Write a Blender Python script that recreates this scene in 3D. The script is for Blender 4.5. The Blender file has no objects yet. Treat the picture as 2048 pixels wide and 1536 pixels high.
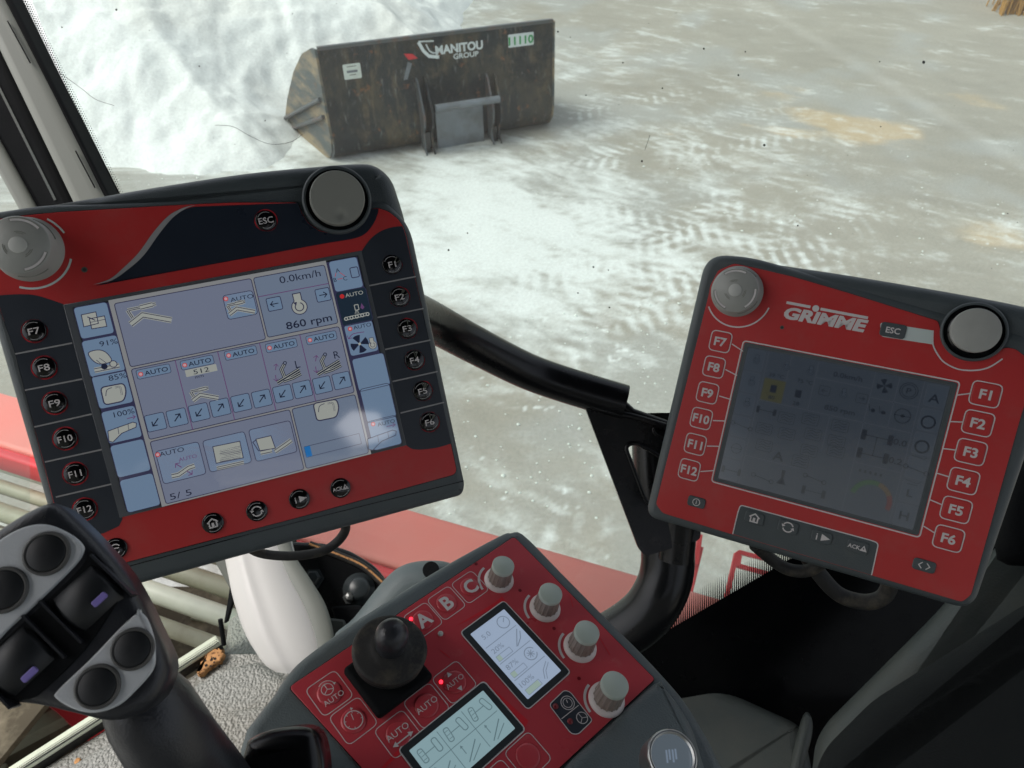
import bpy, math, random
import numpy as np
from mathutils import Vector, Matrix
random.seed(7)
S = bpy.context.scene
COL = S.collection
PI = math.pi
# ---------------------------------------------------------------- camera, world, sun, exposure
EYE = Vector((0.0, 0.0, 3.3)); PITCH = 42.0; F = 26.0/36.0*2048; CX, CY = 1024.0, 768.0
cam = bpy.data.cameras.new('camera'); camo = bpy.data.objects.new('camera', cam); COL.objects.link(camo)
camo.location = EYE; camo.rotation_euler = (math.radians(90-PITCH), 0, 0)
cam.lens = 26.0; cam.sensor_width = 36.0; cam.clip_start = 0.02; cam.clip_end = 500
cam.dof.use_dof = True; cam.dof.focus_distance = 0.66; cam.dof.aperture_fstop = 16.0
S.camera = camo
W = bpy.data.worlds.new('World'); S.world = W; W.use_nodes = True
nt = W.node_tree; nt.nodes.clear()
sky = nt.nodes.new('ShaderNodeTexSky'); sky.sky_type = 'NISHITA'; sky.sun_disc = False
SUN_EL, SUN_AZ = math.radians(56), math.radians(-95)      # azimuth from +Y, negative = left
sky.sun_elevation = SUN_EL; sky.sun_rotation = SUN_AZ
sky.dust_density = 4.0; sky.air_density = 1.0; sky.ozone_density = 1.0
bg = nt.nodes.new('ShaderNodeBackground'); bg.inputs[1].default_value = 0.15
wo = nt.nodes.new('ShaderNodeOutputWorld')
hs = nt.nodes.new('ShaderNodeHueSaturation'); hs.inputs['Saturation'].default_value = .35      # thin overcast
nt.links.new(sky.outputs[0], hs.inputs['Color']); nt.links.new(hs.outputs[0], bg.inputs[0]); nt.links.new(bg.outputs[0], wo.inputs[0])
sl = bpy.data.lights.new('sun', 'SUN'); sl.energy = 1.1; sl.angle = math.radians(25); sl.color = (1, .96, .9)
so = bpy.data.objects.new('sun', sl); COL.objects.link(so)
sd = Vector((math.sin(SUN_AZ)*math.cos(SUN_EL), math.cos(SUN_AZ)*math.cos(SUN_EL), math.sin(SUN_EL)))
so.rotation_euler = sd.to_track_quat('Z', 'Y').to_euler(); so.location = (0, 0, 20)
S.view_settings.view_transform = 'Standard'; S.view_settings.look = 'None'
EXPO = 0.46
S.view_settings.exposure = EXPO; S.view_settings.gamma = 1.0
try:
    S.cycles.max_bounces = 8; S.cycles.transparent_max_bounces = 16; S.cycles.diffuse_bounces = 5
except Exception: pass

# ---------------------------------------------------------------- helpers: photo rays to world
CAMM = Matrix.Translation(EYE) @ Matrix.Rotation(math.radians(90-PITCH), 4, 'X')
def ray(x, y): return Vector(((x-CX)/F, (CY-y)/F, -1.0))
def pw(x, y, d): return CAMM @ (ray(x, y)*d)                     # point at camera depth d
def pz(x, y, z):                                                # point on the level plane z
    r = CAMM.to_3x3() @ ray(x, y); t = (z-EYE.z)/r.z
    return EYE + r*t
class Frame:
    """a real plane (a panel face) with its own position and tilt"""
    def __init__(s, R=None, t=None, M=None):
        if M is None:
            s.M = CAMM @ Matrix(((R[0][0],R[0][1],R[0][2],t[0]),(R[1][0],R[1][1],R[1][2],t[1]),(R[2][0],R[2][1],R[2][2],t[2]),(0,0,0,1)))
        else: s.M = M
        s.q = s.M.to_3x3().normalized(); s.o = s.M.translation.copy()
    def p(s, x, y, z=0.0):
        r = CAMM.to_3x3() @ ray(x, y); n = s.q.col[2]
        k = ((s.o-EYE).dot(n)+z)/r.dot(n); P = EYE + r*k - s.o
        return (P.dot(s.q.col[0]), P.dot(s.q.col[1]))
    def P(s, pts, z=0.0): return [s.p(a, b, z) for a, b in pts]
def frame_at(x, y, d, n, up=(0, 1, 0)):
    """frame at photo ray (x,y), depth d, normal n and up given in camera axes"""
    n = Vector(n).normalized(); u = Vector(up); xx = u.cross(n).normalized(); yy = n.cross(xx)
    t = ray(x, y)*d
    return Frame([[xx[i], yy[i], n[i]] for i in range(3)], t)
def frame_world(o, xa, za):
    z = Vector(za).normalized(); x = Vector(xa); x = (x-z*x.dot(z)).normalized(); y = z.cross(x)
    M = Matrix(((x.x,y.x,z.x,o[0]),(x.y,y.y,z.y,o[1]),(x.z,y.z,z.z,o[2]),(0,0,0,1)))
    return Frame(M=M)

# ---------------------------------------------------------------- materials
def lin(c): return tuple(((v/255)/12.92 if v <= 10 else ((v/255+.055)/1.055)**2.4) for v in c)
MATS = {}
def mat(name, rgb, rough=.5, spec=.5, metal=0., var=.08, vscale=30., bump=0., bscale=200., emit=None, es=1., coat=0., dirt=None, dscale=12., dlo=.55, dhi=.7, damt=.5, rvar=.1):
    m = bpy.data.materials.new(name); m.use_nodes = True; MATS[name] = m
    n = m.node_tree; N = n.nodes; L = n.links; b = N['Principled BSDF']
    c = lin(rgb)
    tc = N.new('ShaderNodeTexCoord')
    b.inputs['Roughness'].default_value = rough; b.inputs['Specular IOR Level'].default_value = spec
    b.inputs['Metallic'].default_value = metal; b.inputs['Coat Weight'].default_value = coat; b.inputs['Coat Roughness'].default_value = .08
    if emit:
        b.inputs['Base Color'].default_value = (*c, 1)
        b.inputs['Emission Color'].default_value = (*lin(emit), 1); b.inputs['Emission Strength'].default_value = es
        return m
    nz = N.new('ShaderNodeTexNoise'); nz.inputs['Scale'].default_value = vscale; nz.inputs['Detail'].default_value = 5
    L.new(tc.outputs['Object'], nz.inputs['Vector'])
    mx = N.new('ShaderNodeMix'); mx.data_type = 'RGBA'
    mx.inputs[6].default_value = (*[v*(1-var*1.5) for v in c], 1); mx.inputs[7].default_value = (*[min(1, v*(1+var*1.5)) for v in c], 1)
    L.new(nz.outputs[0], mx.inputs[0]); out = mx.outputs[2]
    if dirt:
        n2 = N.new('ShaderNodeTexNoise'); n2.inputs['Scale'].default_value = dscale; n2.inputs['Detail'].default_value = 8; n2.inputs['Roughness'].default_value = .65
        L.new(tc.outputs['Object'], n2.inputs['Vector'])
        mr = N.new('ShaderNodeMapRange'); mr.inputs[1].default_value = dlo; mr.inputs[2].default_value = dhi; mr.inputs[4].default_value = damt
        L.new(n2.outputs[0], mr.inputs[0])
        m2 = N.new('ShaderNodeMix'); m2.data_type = 'RGBA'; m2.inputs[7].default_value = (*lin(dirt), 1)
        L.new(mr.outputs[0], m2.inputs[0]); L.new(out, m2.inputs[6]); out = m2.outputs[2]
    L.new(out, b.inputs['Base Color'])
    rr = N.new('ShaderNodeMapRange'); rr.inputs[3].default_value = max(.02, rough-rvar); rr.inputs[4].default_value = min(1, rough+rvar)
    L.new(nz.outputs[0], rr.inputs[0]); L.new(rr.outputs[0], b.inputs['Roughness'])
    if bump:
        n3 = N.new('ShaderNodeTexNoise'); n3.inputs['Scale'].default_value = bscale; n3.inputs['Detail'].default_value = 3
        L.new(tc.outputs['Object'], n3.inputs['Vector'])
        bp = N.new('ShaderNodeBump'); bp.inputs['Strength'].default_value = bump; bp.inputs['Distance'].default_value = .002
        L.new(n3.outputs[0], bp.inputs['Height']); L.new(bp.outputs[0], b.inputs['Normal'])
    return m

# ---------------------------------------------------------------- mesh builder
FCH = {}
def glyphs(s, bold, fl=0):
    k = (s, bold)
    if k in FCH: return FCH[k]
    cu = bpy.data.curves.new('t', 'FONT'); cu.body = s; cu.size = 1; cu.offset = bold; cu.resolution_u = 3
    ob = bpy.data.objects.new('t', cu); me = bpy.data.meshes.new_from_object(ob)
    V = [(v.co.x, v.co.y) for v in me.vertices]; Fc = [tuple(p.vertices) for p in me.polygons]
    bpy.data.objects.remove(ob); bpy.data.curves.remove(cu); bpy.data.meshes.remove(me)
    FCH[k] = (V, Fc); return FCH[k]
def smooth(pts, n=6, closed=True):
    out = []; m = len(pts)
    for i in range(m if closed else m-1):
        g = lambda k: Vector(pts[k % m] if closed else pts[min(max(k, 0), m-1)])
        a, b, c, d = g(i-1), g(i), g(i+1), g(i+2)
        for j in range(n):
            t = j/n
            out.append(tuple(.5*((2*b)+(c-a)*t+(2*a-5*b+4*c-d)*t*t+(3*b-a-3*c+d)*t**3)))
    if not closed: out.append(tuple(pts[-1]))
    return out
def rounded(pts, r, n=5):
    """polygon with its corners rounded; r one radius or a list"""
    out = []; m = len(pts)
    for i in range(m):
        a, b, c = Vector(pts[i-1]), Vector(pts[i]), Vector(pts[(i+1) % m])
        ri = r[i] if isinstance(r, (list, tuple)) else r
        if ri <= 0: out.append(tuple(b)); continue
        u, v = (a-b), (c-b); k = min(ri, u.length*.49, v.length*.49)
        p, q = b+u.normalized()*k, b+v.normalized()*k
        for j in range(n+1):
            t = j/n; out.append(tuple(p*(1-t)**2+b*2*t*(1-t)+q*t*t))
    return out
def area2(p): return sum(p[i-1][0]*p[i][1]-p[i][0]*p[i-1][1] for i in range(len(p)))
def inset(pts, d):
    """offset a counter-clockwise outline inwards by d"""
    m = len(pts); out = []
    for i in range(m):
        a, b, c = Vector(pts[i-1]), Vector(pts[i]), Vector(pts[(i+1) % m])
        u, v = (b-a), (c-b)
        if u.length < 1e-9: u = v
        if v.length < 1e-9: v = u
        u.normalize(); v.normalize(); n1 = Vector((-u.y, u.x)); n2 = Vector((-v.y, v.x))
        n = n1+n2
        if n.length < 1e-6: n = n1
        n.normalize(); k = d/max(.55, n.dot(n1)); out.append((b.x+n.x*k, b.y+n.y*k))
    return out
class MB:
    def __init__(s): s.v = []; s.f = []; s.m = []; s.names = []; s.sm = []
    def mi(s, m):
        if m not in s.names: s.names.append(m)
        return s.names.index(m)
    def add(s, V, Fc, m, sm=False):
        o = len(s.v); s.v += [tuple(v) for v in V]; k = s.mi(m)
        for f in Fc: s.f.append(tuple(o+i for i in f)); s.m.append(k); s.sm.append(sm)
    def poly(s, pts, z, m):
        if area2(pts) < 0: pts = pts[::-1]
        s.add([(x, y, z) for x, y in pts], [tuple(range(len(pts)))], m)
    def stroke(s, pts, w, z, m, closed=False):
        n = len(pts); L = []; R = []
        for i in range(n):
            b = Vector(pts[i]); a = Vector(pts[i-1]) if (i or closed) else None; c = Vector(pts[(i+1) % n]) if (i < n-1 or closed) else None
            u = (b-a).normalized() if a is not None else (c-b).normalized(); v = (c-b).normalized() if c is not None else u
            n1 = Vector((-u.y, u.x)); n2 = Vector((-v.y, v.x)); q = n1+n2
            if q.length < 1e-6: q = n1
            q.normalize(); k = w/2/max(.5, q.dot(n1)); L.append(b+q*k); R.append(b-q*k)
        V = [(p.x, p.y, z) for p in L]+[(p.x, p.y, z) for p in R]
        s.add(V, [(i, n+i, n+(i+1) % n, (i+1) % n) for i in range(n if closed else n-1)], m)
    def circ(s, c, r, a0=0, a1=2*PI, n=28, ry=None):
        ry = ry or r
        full = abs(a1-a0-2*PI) < 1e-6
        return [(c[0]+r*math.cos(a0+(a1-a0)*i/(n)), c[1]+ry*math.sin(a0+(a1-a0)*i/(n))) for i in range(n if full else n+1)]
    def disc(s, c, r, z, m, n=28): s.poly(s.circ(c, r, n=n), z, m)
    def ring(s, c, r, w, z, m, a0=0, a1=2*PI, n=32, cap=False):
        full = abs(a1-a0-2*PI) < 1e-6
        s.stroke(s.circ(c, r, a0, a1, n), w, z, m, closed=full)
    def rr(s, c, w, h, r, rot=0):
        q = rounded([(-w/2, -h/2), (w/2, -h/2), (w/2, h/2), (-w/2, h/2)], r*1.3, 4)
        ca, sa = math.cos(rot), math.sin(rot)
        return [(c[0]+x*ca-y*sa, c[1]+x*sa+y*ca) for x, y in q]
    def rrect(s, c, w, h, r, z, m, rot=0): s.poly(s.rr(c, w, h, r, rot), z, m)
    def rline(s, c, w, h, r, lw, z, m, rot=0): s.stroke(s.rr(c, w, h, r, rot), lw, z, m, closed=True)
    def text(s, t, c, h, z, m, bold=0., sx=1., shear=0., rot=0., align='c'):
        V, Fc = glyphs(t, bold)
        xs = [v[0] for v in V]; x0, x1 = min(xs), max(xs); k = h/.72
        ox = (x0+x1)/2 if align == 'c' else x0
        ca, sa = math.cos(rot), math.sin(rot); o = []
        for x, y in V:
            y = (y-.36)*k; x = (x-ox)*k*sx+shear*y
            o.append((c[0]+x*ca-y*sa, c[1]+x*sa+y*ca, z))
        s.add(o, Fc, m)
    def prism(s, pts, z0, z1, bev, m, steps=4, back=True, mcap=None, dome=0.):
        """solid outline from z0 (back) to z1 (front) with a rounded front edge"""
        if area2(pts) < 0: pts = pts[::-1]
        n = len(pts); rings = []
        if bev > 0:
            rings.append([(x, y, z0+min(bev, (z1-z0)*.3)) for x, y in pts]) if back else None
            if back:
                p0 = inset(pts, min(bev, (z1-z0)*.3)*.7); rings.insert(0, [(x, y, z0) for x, y in p0])
            else: rings.append([(x, y, z0) for x, y in pts])
            for i in range(steps+1):
                a = i/steps*PI/2; p = inset(pts, bev*(1-math.cos(a))) if i else pts
                rings.append([(x, y, z1-bev+bev*math.sin(a)) for x, y in p])
        else:
            rings = [[(x, y, z0) for x, y in pts], [(x, y, z1) for x, y in pts]]
        V = [p for r in rings for p in r]; Fc = []
        for k in range(len(rings)-1):
            for i in range(n):
                j = (i+1) % n; Fc.append((k*n+i, k*n+j, (k+1)*n+j, (k+1)*n+i))
        s.add(V, Fc, m, bev > 0)
        s.add(rings[-1], [tuple(range(n))], mcap or m, False); s.add(rings[0], [tuple(range(n))[::-1]], m, False)
    def lathe(s, prof, c, m, n=40, fn=None, z=0., sm=True, cap=True):
        V = []; Fc = []
        for (r, h) in prof:
            for i in range(n):
                a = 2*PI*i/n; q = r*(fn(a, h) if fn else 1)
                V.append((c[0]+q*math.cos(a), c[1]+q*math.sin(a), z+h))
        for k in range(len(prof)-1):
            for i in range(n):
                j = (i+1) % n; Fc.append((k*n+i, k*n+j, (k+1)*n+j, (k+1)*n+i))
        if cap and prof[-1][0] > 1e-5: Fc.append(tuple((len(prof)-1)*n+i for i in range(n)))
        s.add(V, Fc, m, sm)
    def tube(s, path, r, m, n=16, cap=True, flat=1.):
        P = [Vector(p) for p in path]; k = len(P); V = []; Fc = []; up = None
        for i in range(k):
            t = (P[min(i+1, k-1)]-P[max(i-1, 0)]).normalized()
            if up is None:
                up = Vector((0, 0, 1)) if abs(t.z) < .9 else Vector((1, 0, 0))
            a = (up-t*up.dot(t)).normalized(); up = a; b = t.cross(a)
            ri = r[i] if isinstance(r, (list, tuple)) else r
            for j in range(n):
                w = 2*PI*j/n; V.append(P[i]+a*ri*math.cos(w)*flat+b*ri*math.sin(w))
        for i in range(k-1):
            for j in range(n):
                q = (j+1) % n; Fc.append((i*n+j, i*n+q, (i+1)*n+q, (i+1)*n+j))
        s.add(V, Fc, m, True)
        if cap: s.add(V[:n], [tuple(range(n))[::-1]], m); s.add(V[-n:], [tuple(range(n))], m)
    def box(s, c, d, m, R=None):
        V = []
        for sx in (-1, 1):
            for sy in (-1, 1):
                for sz in (-1, 1):
                    v = Vector((sx*d[0]/2, sy*d[1]/2, sz*d[2]/2))
                    if R is not None: v = R @ v
                    V.append(v+Vector(c))
        s.add(V, [(0,1,3,2),(4,6,7,5),(0,4,5,1),(2,3,7,6),(0,2,6,4),(1,5,7,3)], m)
    def build(s, name, parent=None, origin=None, label=None):
        me = bpy.data.meshes.new(name); V = s.v
        if origin is not None: V = [(a-origin[0], b-origin[1], c-origin[2]) for a, b, c in V]
        me.from_pydata(V, [], s.f); me.polygons.foreach_set('material_index', s.m); me.polygons.foreach_set('use_smooth', s.sm)
        for n in s.names: me.materials.append(MATS[n])
        me.update(); o = bpy.data.objects.new(name, me); COL.objects.link(o)
        if parent is not None: o.parent = parent
        elif origin is not None: o.location = origin
        if label: o['label'] = label
        return o
def tag(o, label, cat, group=None, kind=None):
    if label: o['label'] = label
    if cat: o['category'] = cat
    if group: o['group'] = group
    if kind: o['kind'] = kind
    return o
def thing(name, fr, label, cat, group=None):
    o = bpy.data.objects.new(name, None); COL.objects.link(o); o.empty_display_size = .05
    if isinstance(fr, Frame): o.matrix_world = fr.M
    else: o.location = fr
    return tag(o, label, cat, group)

def layered(name, base, layers, rough=.5, bump=.3, spec=.4):
    """worn surface: each layer is (rgb, (sx, sy, sz), lo, hi, amount), noise stretched by the scales"""
    m = bpy.data.materials.new(name); m.use_nodes = True; MATS[name] = m; N = m.node_tree.nodes; L = m.node_tree.links; b = N['Principled BSDF']; b.inputs['Specular IOR Level'].default_value = spec
    tc = N.new('ShaderNodeTexCoord'); rgb = N.new('ShaderNodeRGB'); rgb.outputs[0].default_value = (*lin(base), 1); out = rgb.outputs[0]; last = None
    for k, (c, s, lo, hi, am) in enumerate(layers):
        mp = N.new('ShaderNodeMapping'); mp.inputs['Scale'].default_value = s; mp.inputs['Location'].default_value = (k*3.7, k*1.3, k*.7); L.new(tc.outputs['Object'], mp.inputs[0])
        nz = N.new('ShaderNodeTexNoise'); nz.inputs['Scale'].default_value = 1; nz.inputs['Detail'].default_value = 9; nz.inputs['Roughness'].default_value = .68; L.new(mp.outputs[0], nz.inputs['Vector'])
        mr = N.new('ShaderNodeMapRange'); mr.interpolation_type = 'SMOOTHSTEP'; mr.inputs[1].default_value = lo; mr.inputs[2].default_value = hi; mr.inputs[4].default_value = am; L.new(nz.outputs[0], mr.inputs[0])
        mx = N.new('ShaderNodeMix'); mx.data_type = 'RGBA'; mx.inputs[7].default_value = (*lin(c), 1); L.new(mr.outputs[0], mx.inputs[0]); L.new(out, mx.inputs[6]); out = mx.outputs[2]; last = nz
    L.new(out, b.inputs['Base Color']); rr = N.new('ShaderNodeMapRange'); rr.inputs[3].default_value = rough-.15; rr.inputs[4].default_value = rough+.2; L.new(last.outputs[0], rr.inputs[0]); L.new(rr.outputs[0], b.inputs['Roughness'])
    bp = N.new('ShaderNodeBump'); bp.inputs['Strength'].default_value = bump; bp.inputs['Distance'].default_value = .01; L.new(last.outputs[0], bp.inputs['Height']); L.new(bp.outputs[0], b.inputs['Normal']); return m
# palette
mat('red_face', (184, 52, 52), .36, .5, var=.05, vscale=8, dirt=(168, 104, 94), dscale=26, dlo=.50, dhi=.80, damt=.30)
mat('red_bright', (196, 38, 42), .34, .5, var=.05, vscale=8)
mat('console_red', (188, 66, 74), .3, .5, var=.05, vscale=14, dirt=(190, 150, 140), dscale=60, dlo=.58, dhi=.8, damt=.25)
mat('shell', (72, 80, 82), .42, .5, var=.08, bump=.25, bscale=900, dirt=(104, 106, 102), dscale=22, dlo=.56, dhi=.85, damt=.3)
mat('shell_soft', (86, 96, 97), .5, .5, var=.08, bump=.3, bscale=700, dirt=(110, 110, 104), dscale=9, dlo=.5, dhi=.8, damt=.35)
mat('key_black', (46, 52, 60), .38, .5, var=.06)
mat('swoop_black', (36, 43, 54), .3, .5, var=.06)
mat('gloss_black', (10, 11, 13), .16, .6, var=.1)
mat('rubber', (15, 17, 19), .8, .15, var=.15, bump=.2, bscale=300)
mat('rubber_dusty', (36, 36, 35), .65, .4, var=.15, bump=.2, bscale=300, dirt=(112, 104, 88), dscale=45, dlo=.5, dhi=.75, damt=.5)
mat('paint_black', (17, 18, 20), .26, .35, var=.2, vscale=20, bump=.12, bscale=60, dirt=(74, 66, 64), dscale=14, dlo=.58, dhi=.75, damt=.22)
mat('print_white', (206, 202, 200), .45, .5, var=.03)
mat('print_grey', (150, 150, 150), .45, .5, var=.03)
mat('print_pale', (196, 208, 204), .4, .5, var=.04)
mat('ring_red', (206, 44, 54), .35, .5)
mat('knob_grey', (160, 162, 156), .42, .5, var=.06, vscale=60, bump=.1, bscale=400)
mat('knob_light', (188, 190, 184), .42, .5, var=.05)
mat('knob_dark', (138, 140, 132), .6, .4, var=.02, vscale=10)
mat('knob_cap', (172, 184, 174), .45, .5, var=.04)
mat('knob_side', (140, 132, 124), .45, .5, var=.08, dirt=(96, 80, 66), dscale=160, dlo=.5, dhi=.75, damt=.4)
mat('knob_skirt', (212, 204, 200), .45, .5, var=.04)
mat('led_off', (90, 92, 84), .3, .5)
mat('led_dark_red', (120, 20, 30), .3, .5)
mat('bezel', (84, 88, 92), .4, .5, var=.05)
mat('bezel_dark', (50, 56, 58), .35, .5, var=.05)
mat('stick_shell', (44, 46, 50), .33, .5, var=.1, bump=.15, bscale=600)
mat('stick_plate', (200, 204, 206), .5, .5, var=.04, bump=.1, bscale=900)
mat('stick_rim', (84, 84, 82), .45, .5)
mat('stick_button', (24, 27, 30), .5, .5, var=.1)
mat('lavender', (136, 122, 196), .5, .5)
mat('liner', (150, 148, 142), .9, .2, bump=.1)
mat('trim_grey', (120, 123, 116), .5, .5, var=.06, vscale=4)
mat('trim_dark', (68, 74, 71), .5, .5, var=.12, vscale=7, bump=.2, bscale=250, dirt=(98, 94, 82), dscale=8, dlo=.45, dhi=.75, damt=.35)
mat('column_grey', (206, 204, 200), .45, .5, var=.03, vscale=5, dirt=(150, 140, 124), dscale=10, dlo=.6, dhi=.8, damt=.2)
mat('panel_dark', (20, 24, 24), .8, .3, var=.15, bump=.3, bscale=500)
mat('frit_black', (6, 7, 9), .25, .1)
mat('steel', (170, 172, 170), .3, .5, metal=.9, var=.1)
mat('wood', (190, 140, 92), .8, .3, var=.3, vscale=120, dirt=(80, 50, 30), dscale=160, dlo=.55, dhi=.62, damt=.9)
mat('hair', (70, 70, 64), .7, .3)
mat('fleck', (40, 34, 30), .8, .3)
# ================================================================ the yard
mat('crumb_white', (222, 228, 222), .9, .2)
def vnoise(x, y, seed):
    xi = np.floor(x).astype(np.int64); yi = np.floor(y).astype(np.int64); fx = x-xi; fy = y-yi
    fx = fx*fx*(3-2*fx); fy = fy*fy*(3-2*fy)
    def h(a, b):
        n = (a*374761393+b*668265263+seed*1442695041) & 0xffffffff
        n = ((n ^ (n >> 13))*1274126177) & 0xffffffff; n = n ^ (n >> 16)
        return (n & 0xffff)/65535.
    return (h(xi, yi)*(1-fx)+h(xi+1, yi)*fx)*(1-fy)+(h(xi, yi+1)*(1-fx)+h(xi+1, yi+1)*fx)*fy
def fbm(x, y, seed, o=4, g=.5):
    a = 1.; s = 0; t = 0
    for i in range(o):
        s = s+a*vnoise(x*2**i+i*17.3, y*2**i-i*9.1, seed+i); t += a; a *= g
    return s/t
def sstep(a, b, x):
    t = np.clip((x-a)/(b-a), 0, 1); return t*t*(3-2*t)
def seg_d(x, y, a, b):
    dx, dy = b[0]-a[0], b[1]-a[1]; l = math.hypot(dx, dy); ux, uy = dx/l, dy/l
    s = (x-a[0])*ux+(y-a[1])*uy; d = -(x-a[0])*uy+(y-a[1])*ux
    return s, d, l
def line_of(*px): return [tuple(pz(a, b, 0)[:2]) for a, b in px]
def poly_sd(x, y, P):
    """signed distance to a polygon, positive inside"""
    d = np.full(x.shape, 1e9); ins = np.zeros(x.shape, bool); n = len(P)
    for i in range(n):
        a, b = P[i], P[(i+1) % n]; ex, ey = b[0]-a[0], b[1]-a[1]; wx, wy = x-a[0], y-a[1]
        t = np.clip((wx*ex+wy*ey)/(ex*ex+ey*ey), 0, 1); d = np.minimum(d, np.hypot(wx-ex*t, wy-ey*t))
        c = ((a[1] <= y) != (b[1] <= y)) & (wx < (y-a[1])*ex/(ey if abs(ey) > 1e-9 else 1e-9)); ins ^= c
    return np.where(ins, d, -d)
PILE = [(-14, 6.3), (-6, 6.75), (-4.1, 6.88), (-3.0, 6.75), (-2.42, 6.85), (-2.30, 7.3), (-2.30, 8.1), (-1.2, 8.75), (-.3, 8.8), (-.5, 9.8), (-.75, 11.3), (-.6, 14), (-3, 18), (-14, 18)]
def grid_obj(name, xs, ys, zf, material, colf=None):
    X, Y = np.meshgrid(xs, ys); Z = zf(X, Y); nx, ny = len(xs), len(ys)
    co = np.stack([X.ravel(), Y.ravel(), Z.ravel()], 1)
    i = np.arange(nx*ny).reshape(ny, nx)
    q = np.stack([i[:-1, :-1], i[:-1, 1:], i[1:, 1:], i[1:, :-1]], -1).reshape(-1, 4)
    me = bpy.data.meshes.new(name); me.vertices.add(len(co)); me.vertices.foreach_set('co', co.ravel())
    me.loops.add(q.size); me.loops.foreach_set('vertex_index', q.ravel().astype(np.int32))
    me.polygons.add(len(q)); me.polygons.foreach_set('loop_start', np.arange(0, q.size, 4, dtype=np.int32))
    me.polygons.foreach_set('use_smooth', np.ones(len(q), bool)); me.update(calc_edges=True)
    if colf is not None:
        ca = me.color_attributes.new('tint', 'FLOAT_COLOR', 'POINT'); c = colf(X, Y, Z).reshape(-1, 3)
        ca.data.foreach_set('color', np.concatenate([c, np.ones((len(c), 1))], 1).ravel().astype(np.float32))
    me.materials.append(material); o = bpy.data.objects.new(name, me); COL.objects.link(o); return o
def ground_mat(name, rough, bump, fine):
    m = bpy.data.materials.new(name); m.use_nodes = True; N = m.node_tree.nodes; L = m.node_tree.links; b = N['Principled BSDF']
    at = N.new('ShaderNodeAttribute'); at.attribute_name = 'tint'; tc = N.new('ShaderNodeTexCoord')
    nz = N.new('ShaderNodeTexNoise'); nz.inputs['Scale'].default_value = fine; nz.inputs['Detail'].default_value = 6; nz.inputs['Roughness'].default_value = .7
    L.new(tc.outputs['Object'], nz.inputs['Vector'])
    mr = N.new('ShaderNodeMapRange'); mr.inputs[1].default_value = .3; mr.inputs[2].default_value = .7; mr.inputs[3].default_value = .86; mr.inputs[4].default_value = 1.1
    L.new(nz.outputs[0], mr.inputs[0])
    mx = N.new('ShaderNodeMix'); mx.data_type = 'RGBA'; mx.blend_type = 'MULTIPLY'; mx.inputs[0].default_value = 1
    L.new(at.outputs['Color'], mx.inputs[6]); L.new(mr.outputs[0], mx.inputs[7]); L.new(mx.outputs[2], b.inputs['Base Color'])
    b.inputs['Roughness'].default_value = rough; b.inputs['Specular IOR Level'].default_value = .3
    bp = N.new('ShaderNodeBump'); bp.inputs['Strength'].default_value = bump; bp.inputs['Distance'].default_value = .02
    L.new(nz.outputs[0], bp.inputs['Height']); L.new(bp.outputs[0], b.inputs['Normal']); return m
C0 = np.array([.335, .318, .268]); CW = np.array([.68, .71, .69]); CO = np.array([.52, .39, .22]); CG = np.array([.36, .37, .35])
TR = [  # tyre tracks on the yard: photo ends, width, strength, lug pitch
    ((1120, 300), (1230, 190), .0, 0, .1),
    ((1115, 235), (1420, 165), .42, .9, .13), ((1100, 330), (1640, 260), .5, .75, .14), ((1420, 250), (1660, 190), .4, .7, .12),
    ((1560, 290), (1960, 460), .5, .45, .13), ((1130, 410), (1900, 620), .5, .6, .14), ((1250, 330), (2048, 700), .5, .5, .14),
    ((1000, 560), (1500, 420), .5, .6, .14), ((1100, 700), (1750, 420), .5, .6, .14), ((900, 420), (1500, 640), .45, .5, .14),
    ((1480, 20), (2048, 330), .42, .4, .16), ((1700, 0), (2048, 120), .4, .35, .16), ((1020, 800), (1400, 520), .5, .5, .15),
    ((1040, 1060), (1230, 1010), .42, .95, .17)]
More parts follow.
